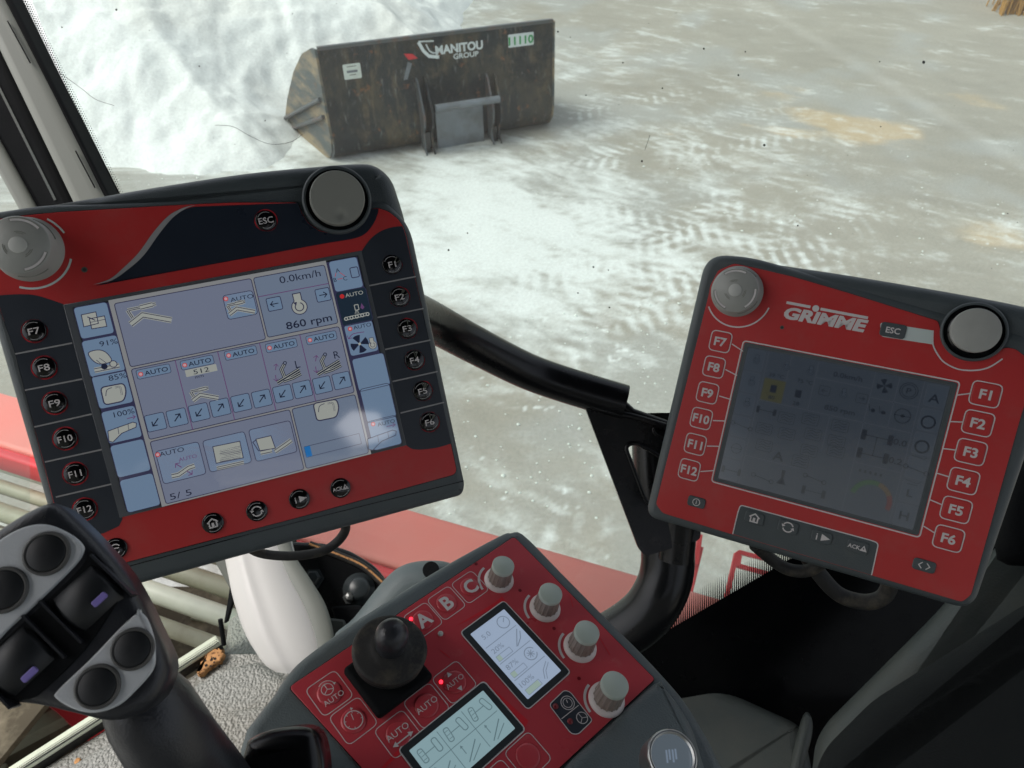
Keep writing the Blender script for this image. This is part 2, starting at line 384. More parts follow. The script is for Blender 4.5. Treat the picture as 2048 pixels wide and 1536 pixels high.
def ground_col(X, Y, Z):
    # streak direction follows the traffic: from the near left to the far right
    a = math.radians(-28); u = X*math.cos(a)+Y*math.sin(a); v = -X*math.sin(a)+Y*math.cos(a)
    wu = u+.35*fbm(X*1.3, Y*1.3, 5, 2); wv = v+.35*fbm(X*1.1+9, Y*1.1, 6, 2)
    st = fbm(wu*2.6, wv*6.5, 11, 5, .66); st2 = fbm(wu*9, wv*19, 21, 3, .7); bl = fbm(X*.9, Y*.9, 31, 4); bl2 = fbm(X*3.1, Y*3.1, 41, 4, .6); sp = fbm(X*16, Y*16, 51, 3, .6)
    # white dust: thick next to the heap and bucket, a swath coming towards the machine, thinning out to the right
    sd_ = poly_sd(X, Y, PILE); near = np.exp(-np.clip(-sd_-.05, 0, 99)/.35)
    w = .34+near*.6
    for (px, rad, amp) in [((590, 290), .7, .7), ((900, 400), .9, .75), ((1000, 350), .8, .45), ((1000, 470), 1.0, .6), ((1150, 440), .7, .45), ((930, 560), .8, .5), ((1100, 520), .9, .4), ((1050, 610), .7, .35),
                           ((1010, 700), .5, .3), ((1250, 440), .9, .28), ((1380, 480), .9, .25), ((900, 340), .5, .6), ((1350, 330), 1.0, .10), ((1550, 520), .8, .18), ((1900, 560), .7, .10), ((1300, 560), .8, .25),
                           ((1200, 230), .9, .12), ((1500, 180), .8, .08), ((1000, 950), .8, -.12), ((1150, 900), .8, -.12), ((1250, 160), 1., -.05), ((1130, 640), .5, .2)]:
        c = pz(px[0], px[1], 0); w = w+amp*np.exp(-((X-c.x)**2+(Y-c.y)**2)/(rad*rad))
    far = sstep(8.5, 11.5, Y+.25*X); w = w-.22*far-.16*sstep(1.8, 4.2, X)
    w = w*.58-.03+(st-.5)*1.15+(st2-.5)*.8+(bl2-.5)*.8+(bl-.5)*.6
    for a_, b_, wd, am, pt in TR:
        if am == 0: continue
        A, B = line_of(a_, b_); s, d, l = seg_d(X, Y, A, B)
        d = d+.10*(fbm(s*.8, s*0+am*7, 61, 2)-.5)
        mk = sstep(wd/2+.04, wd/2-.02, np.abs(d))*sstep(-.2, .25, s)*sstep(l+.2, l-.25, s)
        lug = np.sin(2*PI*(s/pt+np.abs(d)*4.2+(d > 0)*.5+.5*(bl2-.5)))
        w = w+mk*am*(.22*sstep(.1, .8, lug)-.14*sstep(.1, .7, -lug))*(.25+1.5*sstep(.35, .7, fbm(X*2.3, Y*2.3, 71, 3)))
    w = w+.8*sstep(.73, .82, sp)*sstep(.42, .6, bl2)*sstep(7.5, 4.5, Y)          # crumbs of powder
    m = sstep(.05, 1.15, w)[..., None]
    base = C0*(1+(bl[..., None]-.5)*.30+(st[..., None]-.5)*.25)
    g = sstep(.42, .66, fbm(X*1.1+40, Y*1.1, 81, 4)+.25*sstep(2.5, -.5, X)-.1)[..., None]; base = base*(1-g*.6)+CG*g*.6
    # ochre earth patches
    oc = np.zeros(X.shape)
    for (px, rx, am) in [((1555, 190), .30, .8), ((1590, 175), .25, .5), ((1600, 222), .38, .5), ((1700, 250), .55, .95), ((1760, 262), .5, .8), ((1930, 195), .4, .7), ((1985, 215), .3, .5), ((1740, 285), .4, .5),
                         ((1590, 270), .25, .6), ((1550, 262), .25, .4), ((1340, 268), .09, .7), ((1405, 465), .08, .5), ((1285, 148), .09, .5), ((1960, 480), .45, .5), ((1990, 455), .3, .5), ((1490, 250), .12, .6), ((2030, 490), .3, .4)]:
        c = pz(px[0], px[1], 0); du = (X-c.x)*.93+(Y-c.y)*-.3; dv = (X-c.x)*.3+(Y-c.y)*.95
        oc = oc+am*np.exp(-(du**2/(rx*rx)+dv**2/(rx*rx*.35)))
    oc = .8*sstep(.30, 1.05, oc*(.25+1.4*bl2)+(st-.5)*.7)[..., None]
    base = base*(1-oc*.8)+CO*oc*.8
    c = base*(1-m)+CW*m*(.95+.1*bl2[..., None])
    pale = sstep(.1, .0, np.abs(seg_d(X, Y, *line_of((1500, 0), (2048, 330)))[1]-.0)*.5)[..., None]*.05*(.4+1.2*bl2[..., None])
    c = c+pale
    return np.clip(c, .05, .86)
def lines(lo, hi, a, b, st, grow=1.25):
    L = list(np.arange(a, b, st)); d = st; x = a
    pre = []
    while x > lo: d *= grow; x -= d; pre.append(x)
    post = []; d = st; x = L[-1]
    while x < hi: d *= grow; x += d; post.append(x)
    return np.array(pre[::-1]+L+post)
gx = lines(-400, 400, -2.6, 7.6, .022); gy = lines(-20, 400, 1.9, 13.2, .022)
def gz(X, Y): return .012*(fbm(X*2, Y*2, 91, 3)-.5)*sstep(60, 20, np.hypot(X, Y))
tag(grid_obj('ground', gx, gy, gz, ground_mat('yard', .75, .35, 38), ground_col), None, None, kind='structure')

def pile_z(X, Y):
    d = poly_sd(X, Y, PILE)+.34*(fbm(X*1.2, Y*1.2, 101, 3)-.5)+.10*(fbm(X*5, Y*5, 108, 2)-.5)
    h = np.where(d > 0, 2.5*(1-np.exp(-np.clip(d, 0, 9)*.30)), d*.6-.01)
    amp = sstep(0, .4, d)
    r = 1-np.abs(2*fbm(X*1.1, Y*1.1, 121, 3)-1)
    h = h+amp*(.075*(fbm(X*.9, Y*.9, 111, 4)-.5)+.035*(fbm(X*5, Y*4, 131, 4, .6)-.5)+.036*(fbm(X*15, Y*13, 151, 3, .75)-.5)-.04*sstep(.72, .95, r))
    # channels and slumps running down the slope
    h = h-amp*.035*sstep(.5, .8, fbm(X*3.4+.8*Y, Y*.7, 141, 3))
    return h
def pile_col(X, Y, Z):
    n = fbm(X*2, Y*2, 161, 4); k = fbm(X*9, Y*9, 171, 3)
    c = np.array([.79, .81, .79])*(.95+.06*n[..., None]+.05*(k[..., None]-.5))
    q = sstep(.60, .72, fbm(X*.8+3, Y*.8, 181, 3))[..., None]*.18
    return np.clip(c*(1-q)+np.array([.66, .62, .54])*q, 0, .86)
px_ = lines(-14, -.1, -5.6, 0.1, .035); py_ = np.concatenate([np.arange(6.2, 11.5, .035), np.arange(11.5, 18, .12)])
b = MB(); rn = random.Random(77)
for i in range(420):
    if i < 60: p = pz(rn.uniform(190, 640), rn.uniform(330, 372), .006)
    elif i < 300: p = pz(rn.uniform(820, 1560), rn.uniform(600, 1040), .004)
    else: p = pz(rn.uniform(1050, 2040), rn.uniform(300, 640), .004)
    r = rn.uniform(.003, .010)*(1.4 if rn.random() < .1 else 1); V = [(p.x+r*math.cos(a)*rn.uniform(.7, 1.4), p.y+r*math.sin(a)*rn.uniform(.7, 1.2), p.z) for a in (0, 1.2, 2.4, 3.7, 5)]+[(p.x, p.y, p.z+r*rn.uniform(.6, 1))]
    b.add(V, [(0, 1, 5), (1, 2, 5), (2, 3, 5), (3, 4, 5), (4, 0, 5)], 'crumb_white')
tag(b.build('powder_crumbs', None, (0, 0, 0)), 'loose crumbs of white powder scattered over the concrete yard', 'crumbs', kind='stuff')
o = grid_obj('powder_heap', px_, py_, pile_z, ground_mat('powder', .9, .45, 34), pile_col)
tag(o, 'large heap of loose white powder sloping up behind the black bucket', 'heap', kind='stuff')

# ---------------------------------------------------------------- loader bucket
layered('bucket_steel', (36, 41, 44), [((72, 66, 54), (2.4, 1.3, 2), .42, .60, .9), ((106, 92, 70), (8, 2.4, 6), .50, .64, .6), ((20, 25, 32), (2.0, 2.2, 2), .48, .60, .8), ((136, 140, 134), (24, 6, 20), .56, .68, .45), ((134, 88, 56), (9, 8, 9), .60, .66, .6)])
layered('bucket_worn', (78, 84, 84), [((150, 132, 104), (3, 4, 1.2), .42, .62, .85), ((120, 84, 56), (6, 9, 3), .56, .72, .7), ((170, 172, 166), (12, 16, 6), .60, .76, .6)])
mat('bucket_edge', (92, 96, 98), .4, .5, metal=.4, var=.3, vscale=9, dirt=(120, 74, 48), dscale=9, dlo=.5, dhi=.7, damt=.6)
mat('bucket_shine', (118, 124, 130), .35, .5, metal=.2, var=.25, vscale=5, dirt=(80, 74, 66), dscale=6, dlo=.45, dhi=.75, damt=.7)
mat('sticker', (214, 220, 212), .5, .5, dirt=(150, 140, 120), dscale=9, dlo=.5, dhi=.8, damt=.3)
mat('decal_white', (214, 220, 220), .5, .5)
mat('decal_green', (38, 150, 74), .5, .5)
mat('decal_red', (206, 50, 56), .5, .5)
bA = pz(675, 328, 0); bB = pz(1104, 258, 0); xa = (bB-bA).normalized(); ya = Vector((-xa.y, xa.x, 0)); BL = (bB-bA).length
# local frame: x along the back plate, y up, z towards the camera (out of the back plate)
tilt = math.radians(4); zb = (-ya*math.cos(tilt)+Vector((0, 0, 1))*math.sin(tilt))
bf = frame_world(bA, xa, zb)
bk = thing('loader_bucket', bf, 'large dirty black loader bucket lying in the yard with its mounting brackets facing the cab', 'loader bucket')
HB = 1.07
def side_profile():  # (z out of plate, y up)
    return [(0, .25), (-.03, .12), (-.12, .03), (-.25, 0), (-1.2, .0), (-1.22, .12), (-1.0, .40), (-.66, .74), (-.34, .97), (-.08, HB), (0, HB)]
b = MB(); pr = [(0.0, HB), (0, .25), (-.012, .17), (-.05, .09), (-.12, .03), (-.22, 0), (-1.15, 0.0)]
# curved shell: back, heel and floor in one sheet with thickness and slight dents
nx = 40; V = []; Fc = []
for i in range(nx+1):
    for (z, y) in pr:
        dz = .010*math.sin(i*.9)*math.sin(y*5) if 0 < y < HB else 0
        V.append((BL*i/nx, y, z+dz))
k = len(pr)
for i in range(nx):
    for j in range(k-1): Fc.append((i*k+j, i*k+j+1, (i+1)*k+j+1, (i+1)*k+j))
b.add(V, Fc, 'bucket_steel', True)
b.add([(x, y, z-.02) for x, y, z in V], [f[::-1] for f in Fc], 'bucket_steel', True)
b.box((BL/2, HB+.006, -.012), (BL, .03, .05), 'bucket_edge')
b.build('back_plate', bk)
for xx, nm in ((0, 'side_plate'), (BL, 'side_plate')):
    b = MB(); P = side_profile(); sgn = -1 if xx == 0 else 1; FL = .30/1.2 if xx == 0 else 0
    o = [(xx+sgn*.002+FL*z, y, z) for z, y in P]; o2 = [(xx+sgn*.024+FL*z, y, z) for z, y in P]; n = len(P)
    b.add(o+o2, [tuple(range(n)), tuple(range(2*n-1, n-1, -1))]+[(i, (i+1) % n, n+(i+1) % n, n+i) for i in range(n)], 'bucket_worn')
    if xx == 0:   # two long wear strips on the outside of the side plate
        for (z0, y0, z1, y1) in ((-.05, .62, -1.12, .16), (-.04, .46, -1.1, .04)):
            c = ((z0+z1)/2, (y0+y1)/2); l = math.hypot(z1-z0, y1-y0); an = math.atan2(y1-y0, z1-z0)
            R = Matrix.Rotation(-an, 3, 'X') @ Matrix.Identity(3)
            b.tube([(xx-.04+FL*z0, y0, z0), (xx-.05+FL*z1, y1, z1)], .022, 'bucket_edge', n=6)
    b.build(nm, bk)
b = MB(); b.box((BL/2, .012, -1.17), (BL+.05, .03, .16), 'bucket_edge'); b.build('cutting_edge', bk)
def bx(px, py): return bf.p(px, py)
for (xt, yt), (xb, yb) in (((838, 158), (858, 326)), ((978, 150), (988, 300))):
    x0, y0 = bx((xt+xb)/2-9, (yt+yb)/2); _, yT = bx(xt, yt); _, yB = bx(xb, yb)
    b = MB(); x0 = x0
    # hooked plate: a web standing out of the back, sloping in to the top
    for dx in (0, .085):
        P = [(.0, yT+.02), (.05, yT-.02), (.17, yT-.25), (.19, yT-.30), (.17, yT-.42), (.10, yT-.5), (.10, yB+.2), (.17, yB+.08), (.13, max(yB, .03)), (0, max(yB, .03))]
        n = len(P); A = [(x0+dx, y, z) for z, y in P]; B2 = [(x0+dx+.018, y, z) for z, y in P]
        b.add(A+B2, [tuple(range(n)), tuple(range(2*n-1, n-1, -1))]+[(i, (i+1) % n, n+(i+1) % n, n+i) for i in range(n)], 'bucket_edge' if dx == 0 else 'bucket_steel')
    b.box((x0+.05, (yT-.5+yB)/2, .06), (.07, yT-yB-.5, .03), 'gloss_black')
    b.build('mounting_hook', bk)
xl, yl = bx(866, 205); xr, yr = bx(992, 187)
b = MB(); b.tube([(xl-.02, yl-.01, .15), (xr-.02, yr-.01, .15)], .036, 'bucket_shine'); b.build('pivot_bar', bk)
x0, y0 = bx(868, 215); x1, y1 = bx(968, 305); b = MB(); b.box(((x0+x1)/2, (y0+y1)/2, .018), (x1-x0, abs(y1-y0), .02), 'bucket_shine'); b.build('reinforcement_plate', bk)
b = MB(); c = bx(704, 142); b.rrect(c, .165, .135, .01, .012, 'sticker'); b.rrect((c[0], c[1]), .10, .022, .002, .0135, 'bucket_shine'); b.rrect((c[0], c[1]+.045), .09, .006, .001, .0135, 'bucket_steel'); b.rrect((c[0], c[1]-.03), .06, .006, .001, .0135, 'bucket_steel'); b.build('sticker', bk)
b = MB(); c = bx(908, 97); r = .0
b.text('MANITOU', (c[0]+.050, c[1]+.008), .076, .014, 'decal_white', bold=.04, sx=1.0); c2 = bx(931, 107); b.text('GROUP', (c2[0], c2[1]-.01), .048, .014, 'decal_white', bold=.02, sx=1.15)
c = bx(852, 100); b.stroke([(c[0]-.07, c[1]+.08), (c[0]-.03, c[1]+.0), (c[0]+.02, c[1]-.055), (c[0]+.12, c[1]-.075)], .03, .014, 'decal_white'); b.stroke([(c[0]-.07, c[1]+.085), (c[0]+.08, c[1]+.075)], .012, .014, 'decal_white')
b.stroke([(c[0]-.0, c[1]+.055), (c[0]+.03, c[1]-.01), (c[0]+.06, c[1]-.03), (c[0]+.12, c[1]-.035)], .012, .014, 'decal_white'); b.build('maker_decal', bk)
b = MB(); c = bx(1041, 79); b.rrect(c, .27, .12, .008, .013, 'decal_white'); b.text('11110', c, .074, .015, 'decal_green', bold=.03, sx=1.1); b.build('number_sticker', bk)
b = MB(); c = bx(820, 112); b.poly([(c[0]-.06, c[1]+.03), (c[0]+.02, c[1]+.02), (c[0]+.07, c[1]-.025), (c[0]-.02, c[1]-.03)], .014, 'decal_red'); c = bx(815, 145)
b.poly([(c[0]-.05, c[1]-.06), (c[0]-.01, c[1]-.06), (c[0]+.05, c[1]+.08), (c[0]+.01, c[1]+.1)], .014, 'bucket_shine'); b.build('arrow_decal', bk)

# ---------------------------------------------------------------- orange sweeper at the far right, brown clod at the far edge
mat('orange_paint', (232, 140, 26), .45, .5, var=.1, dirt=(120, 90, 50), dscale=6, dlo=.5, dhi=.7, damt=.6)
mat('bristle', (176, 136, 74), .8, .3, var=.4, vscale=60)
c = pz(2040, 38, 0)
sw = thing('sweeper_broom', (c.x+.35, c.y+.35, 0), 'orange machine corner with straw coloured bristles at the far right of the yard', 'machine')
b = MB(); b.prism(rounded([(-.55, -.12), (.8, -.12), (.8, .5), (-.45, .5)], .08), .22, .42, .03, 'orange_paint'); b.build('hood', sw)
b = MB(); b.prism(rounded([(-.35, .05), (.7, .05), (.7, .4), (-.3, .4)], .05), .42, .8, .04, 'orange_paint'); b.build('housing', sw)
b = MB(); rn = random.Random(3)
for i in range(260):
    x = rn.uniform(-.56, .8); y = rn.uniform(-.14, .05) if i % 3 else rn.uniform(-.14, .5)
    b.tube([(x, y, .26), (x+rn.uniform(-.06, .03), y+rn.uniform(-.09, .02), .0)], .010, 'bristle', n=4, cap=False)
b.build('bristles', sw)
c = pz(826, 2, 0); b = MB(); rn = random.Random(5)
b.lathe([(.19, -.02), (.21, .05), (.16, .12), (.08, .16), (0, .17)], (0, 0), 'fleck', n=18, fn=lambda a, h: 1+.22*math.sin(a*2+h*9)+.1*math.sin(a*5))
o = b.build('clod', None, (0, 0, 0)); o.location = c; tag(o, 'dark brown clod on the yard at the top edge beyond the white heap', 'clod')

# ---------------------------------------------------------------- the machine outside the cab: red deck, brackets, roller table
mat('deck_red', (228, 126, 114), .42, .5, var=.06, vscale=2, dirt=(216, 150, 136), dscale=3, dlo=.40, dhi=.8, damt=.5)
mat('deck_red_deep', (206, 52, 58), .4, .5, var=.08, vscale=4)
mat('roller', (150, 150, 128), .5, .4, var=.12, vscale=9, dirt=(96, 84, 62), dscale=8, dlo=.5, dhi=.75, damt=.5)
mat('roller_pale', (206, 210, 190), .4, .5, var=.08)
mat('deck_brown', (92, 84, 68), .8, .3, var=.3, vscale=5, dirt=(176, 164, 138), dscale=9, dlo=.52, dhi=.75, damt=.6)
ZD = 1.7
e0 = pz(-300, 697, ZD); e1 = pz(1600, 1241, ZD); ex = (e1-e0).normalized(); ey = Vector((-ex.y, ex.x, 0)); LD = (e1-e0).length; DW = (pz(640, 1085, ZD)-e0).dot(ey)
df = frame_world(e0, ex, (0, 0, 1))
dk = thing('red_deck', df, 'long flat red painted machine deck running below the windscreen', 'machine deck')
b = MB(); b.prism([(0, DW), (LD, DW), (LD, 0), (0, 0)], -.06, 0, .012, 'deck_red'); b.build('top_plate', dk)
b = MB(); b.prism([(0, DW-.03), (LD, DW-.03), (LD, DW), (0, DW)], -.10, -.012, .010, 'deck_red_deep'); b.build('rim', dk)
# upright red brackets at its right end
def bracket(name, pts, z, lab, hole=None, th=.012):
    P = [pz(a, c_, z) for a, c_ in pts]
    return P
t = thing('red_bracket', pz(1372, 1240, ZD), 'slim slanting red bar standing on the red deck beside the black tube', 'bracket', 'red brackets on the deck')
fr = frame_at(1372, 1180, 2.15, (0, .3, 1)); fi = Matrix.Translation(-pz(1372, 1240, ZD))
def put(b, fr, name, parent, org):
    M = fr.M; b.v = [tuple((M @ Vector(v))-Vector(org)) for v in b.v]; return b.build(name, parent)
org = pz(1372, 1240, ZD)
b = MB(); b.prism(fr.P([(1360, 1225), (1394, 1092), (1408, 1094), (1376, 1228)]), -.03, .0, .003, 'deck_red_deep'); b.prism(fr.P([(1384, 1130), (1394, 1068), (1404, 1070), (1402, 1084), (1396, 1130)]), -.02, .012, .002, 'deck_red_deep'); put(b, fr, 'bar', t, org)
b = MB(); b.prism(fr.P([(1340, 1290), (1366, 1215), (1384, 1232), (1360, 1300)]), -.03, .0, .003, 'deck_red'); put(b, fr, 'foot', t, org)
org = pz(1460, 1200, ZD)
t = thing('red_bracket', org, 'red flat frame with an oval slot standing beside the black glass corner', 'bracket', 'red brackets on the deck')
fr2 = frame_at(1500, 1130, 2.05, (.1, .4, 1)); b = MB()
b.stroke(fr2.P([(1452, 1206), (1474, 1108), (1480, 1104), (1600, 1134)]), .011, 0, 'deck_red_deep'); b.stroke(fr2.P([(1474, 1130), (1540, 1148), (1600, 1160)]), .012, 0, 'deck_red_deep')
b.poly(fr2.P([(1474, 1106), (1484, 1112), (1480, 1134), (1470, 1130)]), 0.001, 'deck_red_deep')
bb = MB(); bb.v = [(x, y, z) for x, y, z in b.v]+[(x, y, z-.012) for x, y, z in b.v]; n = len(b.v); bb.names = b.names
bb.f = list(b.f)+[tuple(i+n for i in f)[::-1] for f in b.f]; bb.m = b.m*2; bb.sm = b.sm*2
for f in b.f:
    for i in range(len(f)): a, c2 = f[i], f[(i+1) % len(f)]; bb.f.append((a, a+n, c2+n, c2)); bb.m.append(0); bb.sm.append(False)
put(bb, fr2, 'slotted_plate', t, org)
# roller table
ZR = 1.58
r0 = pz(0, 990, ZR); rd = ex; rn_ = -ey
tb = thing('roller_table', r0, 'table of dusty beige steel rollers left of the cab below the red deck', 'roller table')
NR = int((pz(380, 1268, ZR)-r0).dot(rn_)/.074)+3
for i in range(NR):
    b = MB(); o_ = rn_*(.074*i-.10); rr = .027 if i % 3 != 1 else .021
    a = o_-rd*.9; z = rd*.9+o_
    z = rd*(1.25-.02*i)+o_
    b.tube([a, a+(z-a)*.5, z], rr, 'roller' if i % 3 else 'roller_pale', n=14); b.tube([a-rd*.02, z+rd*.03], .012, 'steel', n=8)
    b.build('roller', tb)
b = MB(); b.box(rn_*.42-rd*.5+Vector((0, 0, -.16)), (2.0, .8, .02), 'deck_brown', Matrix.Rotation(math.atan2(rd.y, rd.x), 3, 'Z')); b.build('tray', tb)
b = MB(); q = rn_*(-.17); b.tube([q-rd*1.0+Vector((0, 0, .02)), q+rd*.9+Vector((0, 0, .02))], .02, 'roller_pale', n=8); b.build('rail', tb)
# brown deck below
c = pz(200, 1480, 1.15); b = MB()
b.prism([(-1.3, -.6), (.5, -.6), (.5, .5), (-1.3, .5)], -.03, 0, .005, 'deck_brown')
b.box((-.15, .1, .03), (1.2, .05, .06), 'deck_red_deep', Matrix.Rotation(math.radians(-32), 3, 'Z')); b.box((-.35, -.1, .02), (1.2, .04, .05), 'roller', Matrix.Rotation(math.radians(35), 3, 'Z'))
rn = random.Random(9)
for i in range(50):
    b.box((rn.uniform(-1, .48), rn.uniform(-.5, .48), .005), (rn.uniform(.01, .05), rn.uniform(.01, .03), .01), rn.choice(['roller_pale', 'wood', 'roller', 'fleck']), Matrix.Rotation(rn.uniform(0, 3), 3, 'Z'))
o = b.build('catwalk', None, (0, 0, 0)); o.location = c; tag(o, 'dusty brown machine floor with earth crumbs seen through the lower left glass', 'catwalk')
# ================================================================ the cab shell
GN = Vector((0, -1, .72)).normalized()          # glass leans in towards the floor
gf = frame_world(EYE+Vector((0, 1.5, 0)), (1, 0, 0), GN)
def glass_mat():
    m = bpy.data.materials.new('glass'); m.use_nodes = True; N = m.node_tree.nodes; L = m.node_tree.links; N.clear()
    tr = N.new('ShaderNodeBsdfTransparent'); tr.inputs[0].default_value = (.86, .945, .905, 1)
    gl = N.new('ShaderNodeBsdfGlossy'); gl.inputs['Roughness'].default_value = .03
    fr = N.new('ShaderNodeFresnel'); fr.inputs[0].default_value = 1.45
    mx = N.new('ShaderNodeMixShader'); L.new(fr.outputs[0], mx.inputs[0]); L.new(tr.outputs[0], mx.inputs[1]); L.new(gl.outputs[0], mx.inputs[2])
    du = N.new('ShaderNodeBsdfTranslucent'); du.inputs[0].default_value = (.8, .82, .8, 1)
    tc = N.new('ShaderNodeTexCoord'); nz = N.new('ShaderNodeTexNoise'); nz.inputs['Scale'].default_value = 3; nz.inputs['Detail'].default_value = 7; L.new(tc.outputs['Object'], nz.inputs['Vector'])
    mr = N.new('ShaderNodeMapRange'); mr.inputs[1].default_value = .3; mr.inputs[2].default_value = .8; mr.inputs[3].default_value = .05; mr.inputs[4].default_value = .12; L.new(nz.outputs[0], mr.inputs[0])
    m2 = N.new('ShaderNodeMixShader'); L.new(mr.outputs[0], m2.inputs[0]); L.new(mx.outputs[0], m2.inputs[1]); L.new(du.outputs[0], m2.inputs[2])
    o = N.new('ShaderNodeOutputMaterial'); L.new(m2.outputs[0], o.inputs[0]); MATS['glass'] = m
glass_mat()
ws = thing('windscreen', gf, 'large tinted windscreen with a dotted black border and small dirt specks', 'windscreen')
b = MB(); b.poly(gf.P([(40, -60), (2500, -60), (2500, 2300), (1400, 1830), (500, 1700), (430, 1420), (462, 1170), (218, 388)]), 0, 'glass'); b.build('pane', ws)
# black printed edge along the left pillar: solid line, then rows of shrinking dots
b = MB(); A = Vector((24, 0)); B = Vector((212, 386)); u = (B-A).normalized(); nrm = Vector((-u.y, u.x))*-1
A = A-u*80; LN = (B-A).length+900
def gp(v, z=.001): return gf.p(v.x, v.y, z)
b.poly([gp(A-nrm*3), gp(A+nrm*10), gp(A+u*LN+nrm*10), gp(A+u*LN-nrm*3)], .001, 'frit_black')
for r_ in range(6):
    for i in range(int(LN/5.4)):
        p = A+u*(i*5.4+(2.7 if r_ % 2 else 0))+nrm*(11+r_*3.9); q = gp(p)
        b.disc(q, (2.5-.36*r_)*1.31/F*1.2, .001, 'frit_black', n=6)
b.build('edge_print', ws)
# big black corner with comb-like fade
b = MB(); b.poly(gf.P([(1250, 1308), (1285, 1290), (1560, 1130), (1760, 1010), (2300, 700), (2300, 1700), (1250, 1700)], .001), .001, 'frit_black')
p0, p1 = Vector((1262, 1302)), Vector((1800, 988)); n = 126
for i in range(n):
    p = p0.lerp(p1, i/n); q = p+Vector((2.6, -1.5)); h = 46
    b.poly([gp(p+Vector((0, 2))), gp(p+Vector((3.4, 2))), gp(p+Vector((1.8, -h))), gp(p+Vector((1.6, -h)))], .001, 'frit_black')
b.build('corner_print', ws)
# specks, hairs on the glass
b = MB(); rn = random.Random(21)
for (x, y, r) in [(1529, 290, 2.4), (1848, 124, 3), (1284, 322, 2), (1408, 97, 1.8), (1491, 103, 1.4), (1325, 176, 1.5), (1477, 150, 1.8), (1246, 125, 1.4), (1760, 123, 1.2), (1172, 190, 1.3), (1187, 534, 1.8), (1217, 540, 1.3), (1156, 586, 1.5), (1219, 615, 1.6), (232, 19, 2), (123, 54, 1.5), (398, 132, 1.5), (1596, 451, 1.6), (1116, 63, 1.6), (897, 500, 2), (935, 466, 1.5), (530, 241, 1.3), (2016, 427, 1.2), (1762, 253, 1.2)]+[(rn.uniform(250, 2040), rn.uniform(5, 600), rn.uniform(.5, .9)) for _ in range(28)]:
    c = gf.p(x, y); b.disc(c, r*1.3/F, -.001, 'fleck', n=7)
b.build('dirt_specks', ws)['kind'] = 'stuff'
for P in ([(110, 139), (160, 175), (190, 198), (228, 211)], [(430, 250), (465, 253), (500, 272), (540, 288), (580, 284), (605, 268)], [(1300, 270), (1290, 300)]):
    b = MB(); b.stroke(gf.P(smooth(P, 6, False)), .0007, -.001, 'hair'); b.build('hair', ws)
# left pillar with rubber strip
pf = frame_world(EYE+Vector((0, 1.42, 0)), (1, 0, 0), GN)
pl = thing('window_pillar', pf, 'grey cab pillar with black rubber seal at the top left', 'pillar')
def strip(x0t, x0b, x1t, x1b, z0, z1, bev, m, name, yt=-80, yb=1250):
    """strip between two lines given by x at y=0 and x at y=385"""
    f_ = lambda a, c_, y: a+(c_-a)*y/385.
    P = pf.P([(f_(x0t, x0b, yt), yt), (f_(x1t, x1b, yt), yt), (f_(x1t, x1b, yb), yb), (f_(x0t, x0b, yb), yb)], z1)
    b = MB(); b.prism(P, z0, z1, bev, m, 5); return b
b = strip(-58, 128, 10, 208, -.045, 0, .018, 'trim_grey', ''); 
for (p, q) in (((16, 42), (62, 127)), ((152, 302), (191, 376))):
    b.stroke(pf.P([p, q]), .0022, .0012, 'frit_black')
b.build('inner_cover', pl)
b = strip(6, 204, 22, 213, -.05, -.006, .006, 'rubber', ''); b.build('seal', pl)
b = strip(-170, 50, -52, 134, -.05, -.02, .012, 'rubber', ''); b.stroke(pf.P([(-60, 60), (110, 400)], -.018), .004, -.0185, 'trim_dark'); b.build('rubber_strip', pl)
b = strip(-200, 14, -162, 52, -.05, -.012, .01, 'trim_grey', ''); b.build('outer_cover', pl)
sf = frame_world(EYE+Vector((0, 1.56, 0)), (1, 0, 0), GN)
sw_ = thing('side_window', sf, 'sliver of side window glass with tiny black dots left of the pillar', 'window')
b = MB(); b.poly(sf.P([(-900, -60), (-220, -60), (60, 440), (60, 1250), (-200, 1600), (-900, 1600)]), 0, 'glass'); b.build('pane', sw_)
b = MB()
for r_ in range(4):
    for i in range(60):
        p = Vector((-190+r_*-4, -20))+Vector((216, 385)).normalized()*(i*7.5); b.disc(sf.p(p.x+16, p.y), (2.-.35*r_)*1.4/F, .001, 'frit_black', n=6)
b.build('edge_print', sw_)

# cab roof and rear wall behind the operator (they shade the inside, as the real ones do)
mat('cab_lining', (188, 187, 180), .9, .2, bump=.1)
b = MB(); P_ = [(-1.15, -1.55), (1.15, -1.55), (1.15, 1.45), (-1.15, 1.45)]; H_ = rounded([(.375, -.99), (.42, -.885), (.515, -.90), (.56, -.99), (.645, -.985), (.60, -1.10), (.49, -1.135), (.43, -1.06)], .012, 3)  # roof hole is added, its outline shaped for the glare on the left screen
from mathutils.geometry import tessellate_polygon
pts_ = P_+H_; tr_ = tessellate_polygon([[Vector((x, y, 0)) for x, y in P_], [Vector((x, y, 0)) for x, y in H_]])
for z_ in (.59, .65): b.add([(x, y, EYE.z+z_) for x, y in pts_], [tuple(t) for t in tr_], 'cab_lining'); o = b.build('cab_roof', None, (0, 0, 0)); tag(o, None, None, kind='structure')
b = MB(); zz = EYE.z
b.box((0, -1.15, zz-.75), (2.3, .05, 1.5), 'cab_lining'); b.box((-.55, -1.15, zz+.3), (1.2, .05, .6), 'cab_lining'); b.box((1.05, -1.15, zz+.3), (.2, .05, .6), 'cab_lining')
b.box((.5, -1.15, zz+.57), (1.0, .05, .08), 'cab_lining')
o = b.build('cab_rear_wall', None, (0, 0, 0)); tag(o, None, None, kind='structure')
b = MB(); b.box((0, -.35, zz-1.26), (2.3, 1.6, .04), 'panel_dark'); o = b.build('cab_floor', None, (0, 0, 0)); tag(o, None, None, kind='structure')

